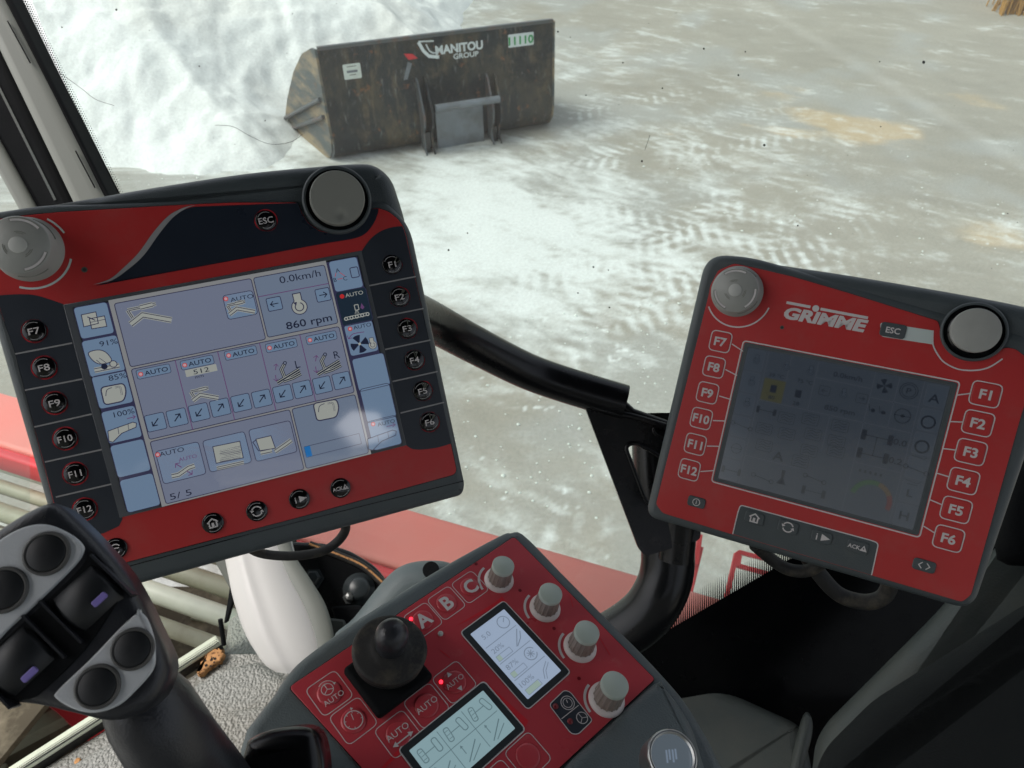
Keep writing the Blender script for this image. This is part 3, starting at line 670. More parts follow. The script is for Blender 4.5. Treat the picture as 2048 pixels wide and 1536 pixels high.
m = bpy.data.materials.new('glare_diffuser'); m.use_nodes = True; N = m.node_tree.nodes; q = N.new('ShaderNodeBsdfTranslucent'); q.inputs[0].default_value = (.9, .9, .9, 1); m.node_tree.links.new(q.outputs[0], N['Material Output'].inputs[0]); MATS['glare_diffuser'] = m
b = MB(); b.add([(x, y, EYE.z+.62) for x, y in H_], [tuple(range(len(H_)))], 'glare_diffuser'); o = b.build('added_glare_pane', None, (0, 0, 0)); tag(o, None, None, kind='structure')  # added unseen translucent pane, there to reflect as a bright patch in the left screen
# floor lining in front: grey pebbled plastic
def pebble():
    m = mat('pebbled', (140, 140, 134), .42, .5, var=.05, vscale=20, dirt=(118, 106, 88), dscale=7, dlo=.45, dhi=.75, damt=.45)
    N = m.node_tree.nodes; L = m.node_tree.links; v = N.new('ShaderNodeTexVoronoi'); v.inputs['Scale'].default_value = 250; v.feature = 'SMOOTH_F1'
    tc = N.new('ShaderNodeTexCoord'); L.new(tc.outputs['Object'], v.inputs['Vector']); bp = N.new('ShaderNodeBump'); bp.inputs['Strength'].default_value = .9; bp.inputs['Distance'].default_value = .004
    bp.invert = True; L.new(v.outputs['Distance'], bp.inputs['Height']); L.new(bp.outputs[0], N['Principled BSDF'].inputs['Normal'])
pebble()
zf = EYE.z-1.2
ff = frame_world(pz(420, 1400, zf), (1, 0, 0), (0, 0, 1))
b = MB(); P = ff.P([(-80, 1630), (190, 1462), (400, 1332), (446, 1288), (452, 1235), (500, 1200), (640, 1210), (760, 1250), (1300, 1500), (1000, 1900), (0, 2000)])
b.prism(P, -.06, 0, .02, 'pebbled', 5)
# raised moulded steps in the lining
P = ff.P([(150, 1536), (330, 1425), (440, 1345), (520, 1330), (640, 1400), (700, 1700), (300, 1900), (60, 1640)]); b.prism(P, -.01, .022, .018, 'pebbled', 5)
P = ff.P([(330, 1536), (470, 1440), (600, 1420), (760, 1500), (700, 1800), (400, 1800)]); b.prism(P, -.01, .045, .018, 'pebbled', 5)
o = b.build('floor_lining', None, (0, 0, 0)); o.matrix_world = ff.M; tag(o, 'grey pebbled plastic floor lining with moulded steps at the lower left', 'floor lining')
# pale dotted glass edge along the lining
gs = MB(); mat('edge_pale', (206, 212, 190), .3, .5, var=.05)
p0, p1 = Vector((-60, 1606)), Vector((440, 1284)); d = (p1-p0).normalized(); nn = Vector((d.y, -d.x))
q = ff.P([tuple(p0+nn*20), tuple(p1+nn*18), tuple(p1-nn*2), tuple(p0-nn*2)], .02)
gs.prism(q, -.01, .02, .004, 'edge_pale')
for r_ in range(3):
    for i in range(150):
        w = p0+d*(i*4.1+(2 if r_ % 2 else 0))+nn*(1+r_*3.6)
        if (w-p0).length < (p1-p0).length-4: gs.disc(ff.p(w.x, w.y, .0206), (1.7-.4*r_)*1.35/F, .0206, 'frit_black', n=6)
q = ff.P([tuple(p0-nn*2), tuple(p1-nn*2), tuple(p1-nn*10), tuple(p0-nn*10)], .01); gs.prism(q, -.01, .015, .004, 'rubber_dusty')
o = gs.build('glass_edge', None, (0, 0, 0)); o.matrix_world = ff.M; tag(o, 'pale dotted lower edge strip of the glass beside the pebbled lining', 'glass edge')
# wood chip
b = MB(); P = smooth(ff.P([(398, 1345), (412, 1312), (430, 1300), (446, 1302), (445, 1320), (424, 1334), (402, 1352)], .01), 4)
P = [(x+.002*math.sin(i*2.3), y+.002*math.cos(i*3.1)) for i, (x, y) in enumerate(P)]
b.prism(P, -.0, .016, .004, 'wood'); rn = random.Random(2)
for i in range(10):
    c = ff.p(410+rn.random()*30, 1310+rn.random()*25, .016); b.disc(c, .0015+.0015*rn.random(), .0164, 'fleck', n=7)
o = b.build('wood_chip', None, (0, 0, 0)); o.matrix_world = ff.M; tag(o, 'small splintered piece of wood lying on the pebbled lining', 'wood chip')
b = MB(); P = smooth(ff.P([(146, 1524), (152, 1514), (160, 1516), (154, 1528)], .01), 3); b.prism(P, 0, .008, .002, 'wood')
o = b.build('crumb', None, (0, 0, 0)); o.matrix_world = ff.M; tag(o, 'tiny brown crumb on the lining at the bottom left', 'crumb')

# ---------------------------------------------------------------- light grey column below the left terminal
def panel_solid(name, pts, fr, z0, z1, bev, m, parent=None, sm=0, rr=0, steps=6):
    P = fr.P(pts, z1)
    if sm: P = smooth(P, sm)
    elif rr: P = rounded(P, rr)
    b = MB(); b.prism(P, z0, z1, bev, m, steps)
    if parent: M = parent['_M'] if False else None
    return b
cf = frame_at(560, 1230, 1.12, (-.1, .35, .93))
co = thing('steering_column', cf, 'light grey moulded column cover rising from the lining behind the console', 'column cover')
LE = smooth([(436, 1040), (446, 1090), (456, 1140), (470, 1205), (494, 1272), (528, 1326), (552, 1344)], 5, False); RE = smooth([(578, 1040), (586, 1090), (606, 1150), (640, 1215), (664, 1280), (668, 1322), (650, 1350)], 5, False)
def shell_loft(LE, RE, fr, bul, m, nseg=28, zoff=0., pw_=.55, ridge=None):
    b = MB(); V = []; Fc = []; k = len(LE)
    for i in range(k):
        a = Vector(fr.p(*LE[i])); c_ = Vector(fr.p(*RE[i])); w = (c_-a).length
        for j in range(nseg+1):
            t = j/nseg; z = bul*w*(4*t*(1-t))**pw_
            if ridge: z += ridge*w*math.exp(-((t-.34)/.10)**2)
            p = a.lerp(c_, t); V.append((p.x, p.y, z+zoff))
    for i in range(k-1):
        for j in range(nseg): q = i*(nseg+1)+j; Fc.append((q, q+nseg+1, q+nseg+2, q+1))
    b.add(V, Fc, m, True); b.add([V[(k-1)*(nseg+1)+j] for j in range(nseg+1)], [tuple(range(nseg+1))], m); return b
shell_loft(LE, RE, cf, .30, 'column_grey', ridge=.04).build('cover', co)
LE = smooth([(530, 1060), (548, 1110), (572, 1160), (600, 1215), (620, 1280), (626, 1345)], 5, False); RE = smooth([(584, 1060), (596, 1110), (628, 1160), (660, 1215), (676, 1280), (676, 1345)], 5, False)
shell_loft(LE, RE, cf, .20, 'trim_grey', zoff=.016).build('side_cover', co)
b = MB(); b.prism(cf.P([(463, 1166), (467, 1205), (456, 1242), (450, 1246), (457, 1205)]), -.004, .004, .001, 'rubber'); b.tube([(*cf.p(453, 1240), .02), (*cf.p(448, 1290), .0)], .0035, 'rubber'); b.build('seal_lip', co)
b = MB(); c = cf.p(534, 1132); b.lathe([(.006, 0), (.006, .004), (.004, .006), (0, .006)], c, 'steel', n=16, z=0); b.build('screw', co)
# black bracket with bolts
kf = frame_at(680, 1170, 1.18, (.1, .4, .9))
kb = thing('mounting_bracket', kf, 'black bolted bracket plate with a brown rubber edge between column and console', 'bracket')
b = MB(); b.prism(rounded(kf.P([(560, 1080), (650, 1085), (700, 1100), (750, 1130), (778, 1165), (740, 1250), (690, 1275), (640, 1240), (590, 1160)]), .015), -.05, 0, .008, 'paint_black'); b.build('plate', kb)
b = MB(); P = smooth(kf.P([(620, 1090), (680, 1112), (728, 1134), (765, 1166)]), 6, False); b.tube([(x, y, .004) for x, y in P], .006, 'rubber_dusty'); b.stroke(P, .003, .0104, 'wood'); b.build('edge_trim', kb)
for (x, y, r) in ((627, 1158, .012), (718, 1178, .018), (700, 1195, .008)):
    c = kf.p(x, y); b = MB(); b.lathe([(r*1.4, 0), (r*1.4, .004), (r, .004), (r, .012), (r*.7, .016), (0, .017)], c, 'bezel_dark' if r > .01 else 'steel', n=6 if r < .013 else 24, sm=r > .013); b.build('bolt', kb)
b = MB(); b.prism(rounded(kf.P([(664, 1216), (720, 1212), (760, 1230), (720, 1290), (690, 1290)]), .006), 0, .02, .004, 'rubber'); b.build('block', kb)
b = MB(); b.prism(rounded(kf.P([(652, 1236), (690, 1240), (700, 1280), (656, 1290)], .02), .004), 0, .028, .004, 'trim_dark'); b.build('clip', kb)
# grey padded rail in front of the console
b = MB(); af = frame_at(790, 1190, 1.05, (0, .3, .95)); P = smooth(af.P([(660, 1275), (700, 1235), (760, 1160), (800, 1128), (850, 1118), (900, 1125), (915, 1160), (800, 1290), (690, 1330)]), 5)
b.prism(P, -.05, 0, .03, 'shell_soft', 8); c = af.p(862, 1140); b.disc(c, .012, .0008, 'rubber')
o = b.build('grab_rail', None, (0, 0, 0)); o.matrix_world = af.M; tag(o, 'curved grey padded rail end behind the red console', 'rail')

# ---------------------------------------------------------------- trims at the lower right
t1 = frame_at(1460, 1430, 1.25, (-.15, .75, .65))
b = MB(); P = rounded(t1.P([(1180, 1230), (1300, 1302), (1590, 1432), (1612, 1450), (1650, 1640), (1250, 1700)]), .02)
b.prism(P, -.08, 0, .03, 'trim_dark', 7)
b.prism(smooth(t1.P([(1606, 1432), (1622, 1436), (1624, 1470), (1606, 1540), (1590, 1620), (1568, 1620), (1582, 1520)]), 4), -.02, .014, .012, 'trim_dark', 6)
o = b.build('sill_trim', None, (0, 0, 0)); o.matrix_world = t1.M; tag(o, 'dusty dark grey sill trim below the black glass corner', 'sill trim')
t2 = frame_at(1800, 1300, 1.08, (-.55, .45, .7))
b = MB(); P = rounded(t2.P([(2200, 860), (2060, 1000), (1960, 1110), (1850, 1230), (1640, 1440), (1618, 1480), (1600, 1640), (1660, 1700), (2300, 1250)]), .02)
b.prism(P, -.10, 0, .04, 'trim_dark', 8)
o = b.build('pillar_trim', None, (0, 0, 0)); o.matrix_world = t2.M; tag(o, 'dusty dark grey padded trim running up to the right of the black glass corner', 'pillar trim')
t3 = frame_at(1900, 1420, .92, (-.5, .35, .8))
b = MB(); P = rounded(t3.P([(2300, 1060), (2048, 1205), (1900, 1300), (1740, 1400), (1640, 1500), (1590, 1640), (2300, 1800)]), .02)
b.prism(P, -.10, 0, .035, 'panel_dark', 8)
o = b.build('door_panel', None, (0, 0, 0)); o.matrix_world = t3.M; tag(o, 'matt black door panel filling the bottom right corner', 'door panel')
b = MB(); t4 = frame_at(2060, 980, 1.0, (-.3, .2, .9)); P = smooth(t4.P([(2010, 1120), (2030, 960), (2060, 900), (2140, 900), (2140, 1100)]), 4); b.prism(P, -.05, 0, .02, 'rubber', 5)
o = b.build('dark_cover', None, (0, 0, 0)); o.matrix_world = t4.M; tag(o, 'black cover showing beside the right edge of the right terminal', 'cover')

# ---------------------------------------------------------------- black tube carrying the terminals
hf = frame_at(1150, 800, .965, (0, 0, 1))
hb = thing('terminal_mount', hf, 'bent glossy black tube with a slotted gusset plate carrying both terminals', 'tube mount')
def tp(x, y, z=0.): a = hf.p(x, y, z); return Vector((a[0], a[1], z))
P = [(640, 590, .33), (700, 600, .30), (760, 600, .24), (820, 622, .16), (865, 643, .10), (930, 680, .06), (1000, 716, .03), (1050, 742, .01), (1100, 760, .0), (1160, 779, .0), (1200, 791, .0), (1248, 805, .0)]
P = [tp(*p) for p in P]; P = [p for q_ in range(len(P)-1) for p in [P[q_], P[q_].lerp(P[q_+1], .5)]]+[P[-1]]
for _ in range(2): P = [P[0]]+[(P[i-1]+P[i]*2+P[i+1])/4 for i in range(1, len(P)-1)]+[P[-1]]
b = MB(); b.tube(P, .0236, 'paint_black', n=24, cap=False); b.tube(P[-4:], .0204, 'rubber', n=20, cap=False)
n0 = P[-1]; dr = (P[-1]-P[-2]).normalized(); a1 = Vector((0, 0, 1)); b1 = dr.cross(a1); V = []
for j in range(24):
    w = 2*PI*j/24; V.append(n0+a1*.0236*math.cos(w)+b1*.0236*math.sin(w))
for j in range(24):
    w = 2*PI*j/24; V.append(n0+a1*.0204*math.cos(w)+b1*.0204*math.sin(w))
b.add(V, [(j, (j+1) % 24, 24+(j+1) % 24, 24+j) for j in range(24)], 'bezel_dark'); q = n0-dr*.03
b.add([q+a1*.019*math.cos(2*PI*j/20)+b1*.019*math.sin(2*PI*j/20) for j in range(20)], [tuple(range(20))], 'gloss_black'); b.build('upper_tube', hb)
# gusset: outline with a long slot and a small hole, bridged into one solid
def slab_holes(outer, holes, z0, z1, m, bev=.0):
    from mathutils.geometry import tessellate_polygon
    loops = [outer]+holes; pts = [p for l in loops for p in l]
    tri = tessellate_polygon([[Vector((x, y, 0)) for x, y in l] for l in loops]); b = MB(); n = len(pts)
    F1 = []
    for t in tri:
        a = area2([pts[i] for i in t]); F1.append(tuple(t) if a > 0 else tuple(t)[::-1])
    b.add([(x, y, z1) for x, y in pts], F1, m); b.add([(x, y, z0) for x, y in pts], [f[::-1] for f in F1], m)
    o = 0
    for l in loops:
        k = len(l); b.add([(x, y, z0) for x, y in l]+[(x, y, z1) for x, y in l], [(i, (i+1) % k, k+(i+1) % k, k+i) for i in range(k)], m); o += k
    return b
out = rounded([tuple(tp(*p, .008)[:2]) for p in [(1164, 798), (1246, 815), (1330, 845), (1420, 880), (1400, 1080), (1292, 1112), (1278, 1100)]], .006)
slot = rounded([tuple(tp(*p, .008)[:2]) for p in [(1250, 893), (1268, 884), (1300, 900), (1345, 930), (1345, 1030), (1305, 1018), (1290, 1000)]], .014)
hole = rounded([tuple(tp(*p, .008)[:2]) for p in [(1303, 858), (1320, 848), (1350, 858), (1350, 876), (1315, 874)]], .006)
b = slab_holes(out, [slot, hole], -.002, .008, 'paint_black'); b.tube([(*q, .009) for q in slot+slot[:1]], .0028, 'paint_black', n=8, cap=False)
b.tube([(*q, .009) for q in hole+hole[:1]], .0022, 'paint_black', n=8, cap=False)
P2 = [tuple(tp(*p, .008)[:2]) for p in [(1160, 795), (1190, 815), (1232, 826), (1262, 832), (1330, 852)]]
b.tube([(*q, .012) for q in smooth(P2, 5, False)], .0045, 'paint_black', n=10)          # weld bead
P2 = [tuple(tp(*p, .0)[:2]) for p in [(1240, 806), (1262, 826), (1330, 850), (1420, 880)]]; b.tube([(*q, .006) for q in P2], .007, 'paint_black', n=10)
b.build('gusset_plate', hb)
P = [(1316, 830, -.06), (1320, 960, -.05), (1334, 1080, -.05), (1334, 1140, -.05), (1318, 1190, -.05), (1284, 1235, -.06), (1225, 1275, -.08), (1150, 1310, -.12), (1050, 1400, -.2)]
P = [tuple(tp(x, y, z)) for x, y, z in P]; b = MB(); q = []
for i in range(len(P)-1):
    g = lambda k: Vector(P[min(max(k, 0), len(P)-1)])
    for j in range(5):
        t_ = j/5; a_, b_, c_, d_ = g(i-1), g(i), g(i+1), g(i+2); q.append(.5*((2*b_)+(c_-a_)*t_+(2*a_-5*b_+4*c_-d_)*t_*t_+(3*b_-a_-3*c_+d_)*t_**3))
q.append(Vector(P[-1])); b.tube(q, .0365, 'paint_black', n=28); b.build('lower_tube', hb)
b = MB(); P = [tp(1362, 1000, .0), tp(1358, 1060, -.01), tp(1352, 1118, -.015)]; b.tube(P, .0235, 'paint_black', n=20); b.build('clamp_sleeve', hb)
b = MB(); P = [tp(1382, 1020, -.03), tp(1374, 1080, -.03), tp(1366, 1110, -.035), tp(1352, 1124, -.04)]; b.tube(P, .004, 'rubber', n=10); b.build('cable', hb)
# ================================================================ left terminal
ES = .48
def em(name, rgb, es=1., rough=.05):
    m = mat(name, (14, 16, 20), rough, 1.0, emit=rgb, es=es*ES); m.node_tree.nodes['Principled BSDF'].inputs['IOR'].default_value = 1.8; return m
em('lcd_bg', (124, 132, 154)); em('lcd_bg_cool', (120, 134, 156)); em('lcd_tile', (118, 142, 170)); em('lcd_line', (56, 56, 84)); em('lcd_sep', (146, 148, 150)); em('lcd_ink', (34, 40, 62))
em('lcd_light', (172, 176, 170)); em('lcd_pink', (214, 170, 176)); em('lcd_red', (200, 50, 52)); em('lcd_dark', (34, 48, 62)); em('lcd_blue', (40, 120, 190)); em('lcd_plum', (110, 74, 120))
LR = [[.9405, -.2128, .2648], [.2261, .9739, -.0206], [-.2535, .0793, .9641]]; LT = [-.2057, .0037, -.5701]
lf = Frame(LR, LT)
lt = thing('operator_terminal', lf, 'larger left display terminal with lit blue screen, red and black face and round F keys', 'terminal', 'display terminals on the black tube')
D = .0002
Z0 = 0.0
# shell
b = MB()
out = rounded(lf.P([(-78, 432), (80, 408), (400, 398), (598, 396), (640, 430), (700, 440), (742, 400), (775, 402), (812, 440), (826, 470), (932, 972), (926, 992), (158, 1203), (141, 1185)], -.001), [.02, .01, .01, .01, .01, .01, .004, .006, .01, .02, .006, .006, .012, .01])
b.prism(out, -.036, -.0012, .006, 'shell', 5)
# raised hump along the top that carries the big knob
hump = rounded(lf.P([(60, 412), (280, 372), (500, 338), (700, 321), (750, 321), (786, 350), (804, 405), (816, 446), (800, 580), (600, 520), (300, 450)], -.004), [.0, .03, .03, .03, .012, .014, .012, .01, .0, .0, .0])
b.prism(hump, -.05, -.0045, .012, 'shell', 6)
# seam along the bottom edge and rounded lower lip
b.stroke(lf.P([(163, 1158), (500, 1068), (928, 962)], -.0005), .0006, -.0010, 'gloss_black')
b.build('housing', lt)
# face plate (red) inset in the shell
FP = lf.P([(-62, 449), (26, 433), (120, 424), (375, 409), (470, 405), (596, 405), (603, 425), (616, 445), (638, 461), (665, 467), (692, 465), (716, 455), (733, 438), (742, 418), (757, 416), (777, 423), (795, 437), (806, 452), (812, 470), (913, 940), (909, 949), (600, 1034), (255, 1124), (150, 1150), (140, 1135), (29, 700)])
FO = rounded(FP, [.02]+[.002]*18+[.003, .004, 0, 0, .006, .004, .004], 3)
b = MB(); b.stroke(FO, .0009, Z0-.0009, 'gloss_black', closed=True); b.prism(FO, -.004, Z0, .0003, 'red_face', 2)
def L(*a, z=0.): return lf.P(list(a), z)
# black fields
b.poly(smooth(L((29, 700), (-5, 602), (-3, 593), (8, 590), (50, 588.5), (73, 591), (100, 599), (126, 608)), 4, False)+L((245, 1038), (238, 1052), (208, 1066), (165, 1076), (128, 1082)), Z0+D, 'key_black')
b.poly(smooth(L((804, 452), (788, 454), (772, 458), (757, 465), (743, 476), (733, 488), (723, 503)), 3, False)+smooth(L((813, 891), (825, 898), (845, 899), (875, 895), (902.5, 887)), 4, False)+L((812, 474), (808, 460)), Z0+D, 'key_black')
cur = smooth(L((186, 569.5), (220, 558), (249, 534), (278, 505), (307.5, 464), (337, 432), (366, 416), (391, 410)), 5, False)
low = smooth(L((205, 566.5), (500, 515), (567, 502), (655, 486), (708, 477), (731, 467), (746, 449), (755, 429), (757, 417)), 5, False)
top = L((742, 419), (733, 439), (716, 456), (692, 466), (665, 468), (638, 462), (616, 446), (603, 426), (596, 406))
inner = [(x+.0012, y-.0012) for x, y in cur]
b.poly(inner[:-1]+top[::-1]+low[::-1], Z0+D, 'swoop_black')
cw = len(cur); band = [(x+(.0030*math.sin(PI*min(1, i/(cw-1)*1.0))), y-(.0026*math.sin(PI*min(1, i/(cw-1)))) ) for i, (x, y) in enumerate(cur)]
b.poly(cur+band[::-1], Z0+2*D, 'print_grey')
for p, q in (((31, 708), (145, 686)), ((50, 780.5), (165, 758)), ((69, 854), (184, 828)), ((90, 924), (204, 899)), ((112, 994), (223, 968)), ((738.5, 571.5), (832, 553)), ((754.6, 635), (847, 617)), ((770, 699), (861, 680)), ((785, 763), (875, 743)), ((801, 826), (888, 804.6))):
    b.stroke(L(p, q), .0011, Z0+2*D, 'print_grey')
c = lf.p(60, 503); b.ring(c, .0265, .0015, Z0+D, 'print_pale', math.radians(-118), math.radians(-22)); b.ring(c, .0262, .0013, Z0+D, 'print_pale', math.radians(20), math.radians(52))
b.build('face_plate', lt)
c = lf.p(169, 539.5); b = MB(); b.disc(c, .0021, Z0+D, 'led_off'); b.disc(c, .0012, Z0+2*D, 'bezel_dark'); b.build('light_sensor', lt)
# keys
def fkey(fr, par, px, txt, ringm, r=.0078, icon=None, z=0.):
    c = fr.p(*px); b = MB()
    if ringm: b.disc(c, r*1.12, z+D, ringm, 30)
    b.lathe([(r, z+D), (r*.985, z+.0009), (r*.93, z+.0012), (0, z+.0012)], c, 'gloss_black', n=30)
    zz = z+.0013
    b.ring(c, r*.80, .00045, zz, 'print_grey', math.radians(55), math.radians(150)); b.ring(c, r*.80, .00045, zz, 'print_grey', math.radians(-125), math.radians(-30))
    if txt: b.text(txt, c, r*.62, zz, 'print_white', bold=.012, sx=1.28 if len(txt) < 3 else 1.05)
    if icon: icon(b, c, r, zz)
    return b
for t_, p in (('F7', (69, 662)), ('F8', (89, 735)), ('F9', (110, 806)), ('F10', (131, 877)), ('F11', (151, 947)), ('F12', (170, 1018)), ('F1', (784, 529)), ('F2', (799, 594)), ('F3', (814, 657)), ('F4', (829, 720)), ('F5', (845, 782)), ('F6', (859, 844))):
    bb = fkey(lf, lt, p, t_, 'ring_red')
    if t_ in ('F1', 'F2', 'F3', 'F4', 'F5', 'F6'):      # scratchy glare on the peeling key, painted in as pale wedges
        c = lf.p(*p); rn = random.Random(hash(t_) % 97 if False else ord(t_[1])); 
        for k in range(4):
            a = rn.uniform(.1, 1.5); r1 = .0030+rn.random()*.001; bb.poly([(c[0]+.001+r1*.3*math.cos(a), c[1]+r1*.3*math.sin(a)), (c[0]+.0072*math.cos(a-.10), c[1]+.0072*math.sin(a-.10)), (c[0]+.0072*math.cos(a+.07), c[1]+.0072*math.sin(a+.07))], .00135, 'led_off')
    bb.build('key', lt, label='round black key marked '+t_)
def ic_home(b, c, r, z, m='print_white'):
    k = r*.42; w = r*.13
    b.stroke([(c[0]-k*1.15, c[1]+k*.15), (c[0], c[1]+k*1.05), (c[0]+k*1.15, c[1]+k*.15)], w, z, m)
    b.stroke([(c[0]-k*.8, c[1]+k*.2), (c[0]-k*.8, c[1]-k*.9), (c[0]+k*.8, c[1]-k*.9), (c[0]+k*.8, c[1]+k*.2)], w, z, m); b.poly([(c[0]-k*.3, c[1]-k*.85), (c[0]+k*.25, c[1]-k*.85), (c[0]+k*.25, c[1]+k*.1), (c[0]-k*.3, c[1]+k*.1)], z, m)
def ic_cyc(b, c, r, z, m='print_white'):
    k = r*.46
    for a0 in (.35, .35+PI):
        b.ring(c, k, r*.12, z, m, a0, a0+2.35); a = a0+2.45; e = (c[0]+k*math.cos(a), c[1]+k*math.sin(a)); tx, ty = -math.sin(a), math.cos(a)
        b.poly([(e[0]+tx*k*.5, e[1]+ty*k*.5), (e[0]+math.cos(a)*k*.42, e[1]+math.sin(a)*k*.42), (e[0]-math.cos(a)*k*.42, e[1]-math.sin(a)*k*.42)], z, m)
def ic_info(b, c, r, z, m='print_white'):
    b.text('i', (c[0]-r*.38, c[1]), r*.62, z, m, bold=.012); k = r*.42; b.poly([(c[0]-r*.02, c[1]+k*.75), (c[0]+r*.72, c[1]), (c[0]-r*.02, c[1]-k*.75)], z, m)
def ic_ack(b, c, r, z, m='print_white'):
    b.text('ACK', (c[0]-r*.28, c[1]), r*.34, z, m, bold=.02); k = r*.36; x = c[0]+r*.48
    b.poly([(x-k*.8, c[1]-k*.6), (x+k*.8, c[1]-k*.6), (x, c[1]+k*.85)], z, m); b.stroke([(x, c[1]+k*.35), (x, c[1]-k*.15)], r*.07, z+D, 'gloss_black')
def ic_mirror(b, c, r, z, m='print_white'):
    b.ring(c, r*.42, r*.1, z, m, .5, 5.5); b.stroke([(c[0]-r*.3, c[1]+r*.05), (c[0]+r*.3, c[1]+r*.05)], r*.1, z, m)
fkey(lf, lt, (532, 441), 'ESC', 'ring_red', .0078).build('key', lt, label='round black key marked ESC')
for p, ic, nm in (((426, 1046), ic_home, 'home key with house symbol'), ((514, 1022), ic_cyc, 'key with two circling arrows'), ((599, 998), ic_info, 'key with i and arrow symbol'), ((681, 976), ic_ack, 'key marked ACK with warning triangle'), ((232, 1097), ic_mirror, 'lower left round key half hidden by the joystick')):
    fkey(lf, lt, p, None, None, .0080, ic).build('key', lt, label=nm)
# dial at the left
def dial(fr, par, base, r, h, name='dial', rot=0.):
    c = fr.p(*base); o = None
    b = MB(); b.lathe([(r*1.12, 0), (r*1.12, .0015), (r*1.0, .003), (r*.98, h-.0015), (r*.94, h-.0002), (0, h)], c, 'knob_grey', n=56)
    for k in range(3):
        a = rot+k*2*PI/3; b.ring(c, r*.87, r*.10, h+.0001, 'knob_dark', a, a+1.15, n=16); b.ring(c, r*.845, r*.075, h+.0002, 'print_white', a+.03, a+1.12, n=16)
        b.ring(c, r*.45, r*.03, h+.0001, 'knob_dark', a+.3, a+1.1, n=10); b.ring(c, r*.40, r*.03, h+.0001, 'knob_dark', a+.4, a+1.0, n=10)
        b.ring(c, r*1.01, .0009, h*.45, 'knob_dark', a-.4, a+.6, n=12)
    o = b.build(name, par); b = MB(); b.lathe([(r*.28, h), (r*.28, h+.0006), (r*.26, h+.0009), (0, h+.0009)], c, 'knob_light', n=28); b.build('dial_centre', o); return o
dial(lf, lt, (58, 499), .0205, .021, rot=.5)
c = lf.p(674, 401); b = MB()
b.lathe([(.0268, -.012), (.0268, .0028), (.0256, .0042), (.0240, .0042), (.0236, .0004)], c, 'shell', n=64)
b.lathe([(.0246, -.004), (.0244, .003), (0, .003)], c, 'gloss_black', n=64); ko = b.build('knob_well', lt)
b = MB(); r = .0210; h = .0115; V = [(r, .002), (r, h-.0012), (r*.985, h-.0003), (r*.96, h)]
b.lathe(V, c, 'knob_dark', n=64, cap=False); dc = (c[0]-.0005, c[1]-.0135)
# top with a finger dimple: fan grid
n = 30; VV = []; Fc = []
for i in range(n+1):
    for j in range(n+1):
        u_, v_ = i/n*2-1, j/n*2-1; a = math.sqrt(max(0, 1-v_*v_/2)); bq = math.sqrt(max(0, 1-u_*u_/2)); x = u_*a*r*.96; y = v_*bq*r*.96
        d_ = math.hypot(c[0]+x-dc[0], c[1]+y-dc[1])/.0064; zq = h-(.0020*(math.cos(PI*min(1, d_))+1)/2 if d_ < 1 else 0); VV.append((c[0]+x, c[1]+y, zq))
for i in range(n):
    for j in range(n): Fc.append((i*(n+1)+j, (i+1)*(n+1)+j, (i+1)*(n+1)+j+1, i*(n+1)+j+1))
b.add(VV, Fc, 'knob_dark', True); b.build('rotary_knob', lt)
# screen
sc = MB(); SQ = [(-.109, .0805), (.109, .0805), (.109, -.0805), (-.109, -.0805)]
sc.prism(SQ, -.002, Z0+2*D, .0004, 'bezel', 2); sb = sc.build('screen_frame', lt)
sc = MB(); z1 = Z0+3*D
IA, IB = lf.p(143, 609), lf.p(806, 880); IX0, IX1 = -.1035, .1055; IY1, IY0 = .0772, -.0772
sc.poly([(IX0, IY0), (IX1, IY0), (IX1, IY1), (IX0, IY1)], z1, 'bezel_dark')
sc.poly([(IX0+.001, IY0+.001), (IX1-.001, IY0+.001), (IX1-.001, IY1-.001), (IX0+.001, IY1-.001)], z1+.0001, 'lcd_line')
E1 = .0001
def bb2(fr, a, b_):
    p, q = fr.p(*a), fr.p(*b_); return ((p[0]+q[0])/2, (p[1]+q[1])/2), abs(q[0]-p[0]), abs(p[1]-q[1])
def tile(a, b_, m='lcd_tile', r=.002, ln=.0005, z=z1+3*E1, lm='lcd_line'):
    c, w, h = bb2(lf, a, b_); sc.rrect(c, w, h, r, z, m); sc.rline(c, w, h, r, ln, z+E1, lm); return c, w, h
# separators (light ground between the panels)
c, w, h = bb2(lf, (219, 604), (814, 876)); x0, y0 = lf.p(217, 601); x1_, y1_ = lf.p(745, 905)
sc.poly([(x0, y0), (lf.p(652, 524)[0], y0), (lf.p(652, 524)[0], lf.p(330, 1012)[1]), (x0, lf.p(330, 1012)[1])], z1+2*E1, 'lcd_sep')
xl = lf.p(224, 600)[0]; xr = lf.p(651, 530)[0]
def XX(px): return lf.p(*px)[0]
def YY(px): return lf.p(*px)[1]
yA1 = YY((300, 592)); yA0 = YY((400, 708)); xs = XX((515, 600))
def box2(x0, y0, x1, y1, m='lcd_bg', z=z1+3*E1, r=.0015, lm='lcd_line'):
    c = ((x0+x1)/2, (y0+y1)/2); sc.rrect(c, abs(x1-x0), abs(y1-y0), r, z, m); sc.rline(c, abs(x1-x0), abs(y1-y0), r, .0006, z+E1, lm)
g = .0009
box2(xl+g, yA0+g, xs-g, yA1-g); box2(xs+g, yA0+g+.001, xr-g, yA1-g, 'lcd_bg_cool')
yl = YY((590, 580)); sc.stroke([(xs+g, yl), (xr-g, yl)], .0006, z1+5*E1, 'lcd_plum')
yC0 = YY((500, 835)); box2(xl+g, yC0+g, xr-g, yA0-g, 'lcd_bg')
cells = [XX((353+14, 725+60)), XX((438+14, 709+60)), XX((522+14, 695+60)), XX((602+12, 675+55))]
for x in cells: sc.stroke([(x, yC0+g), (x, yA0-g)], .0006, z1+5*E1, 'lcd_plum')
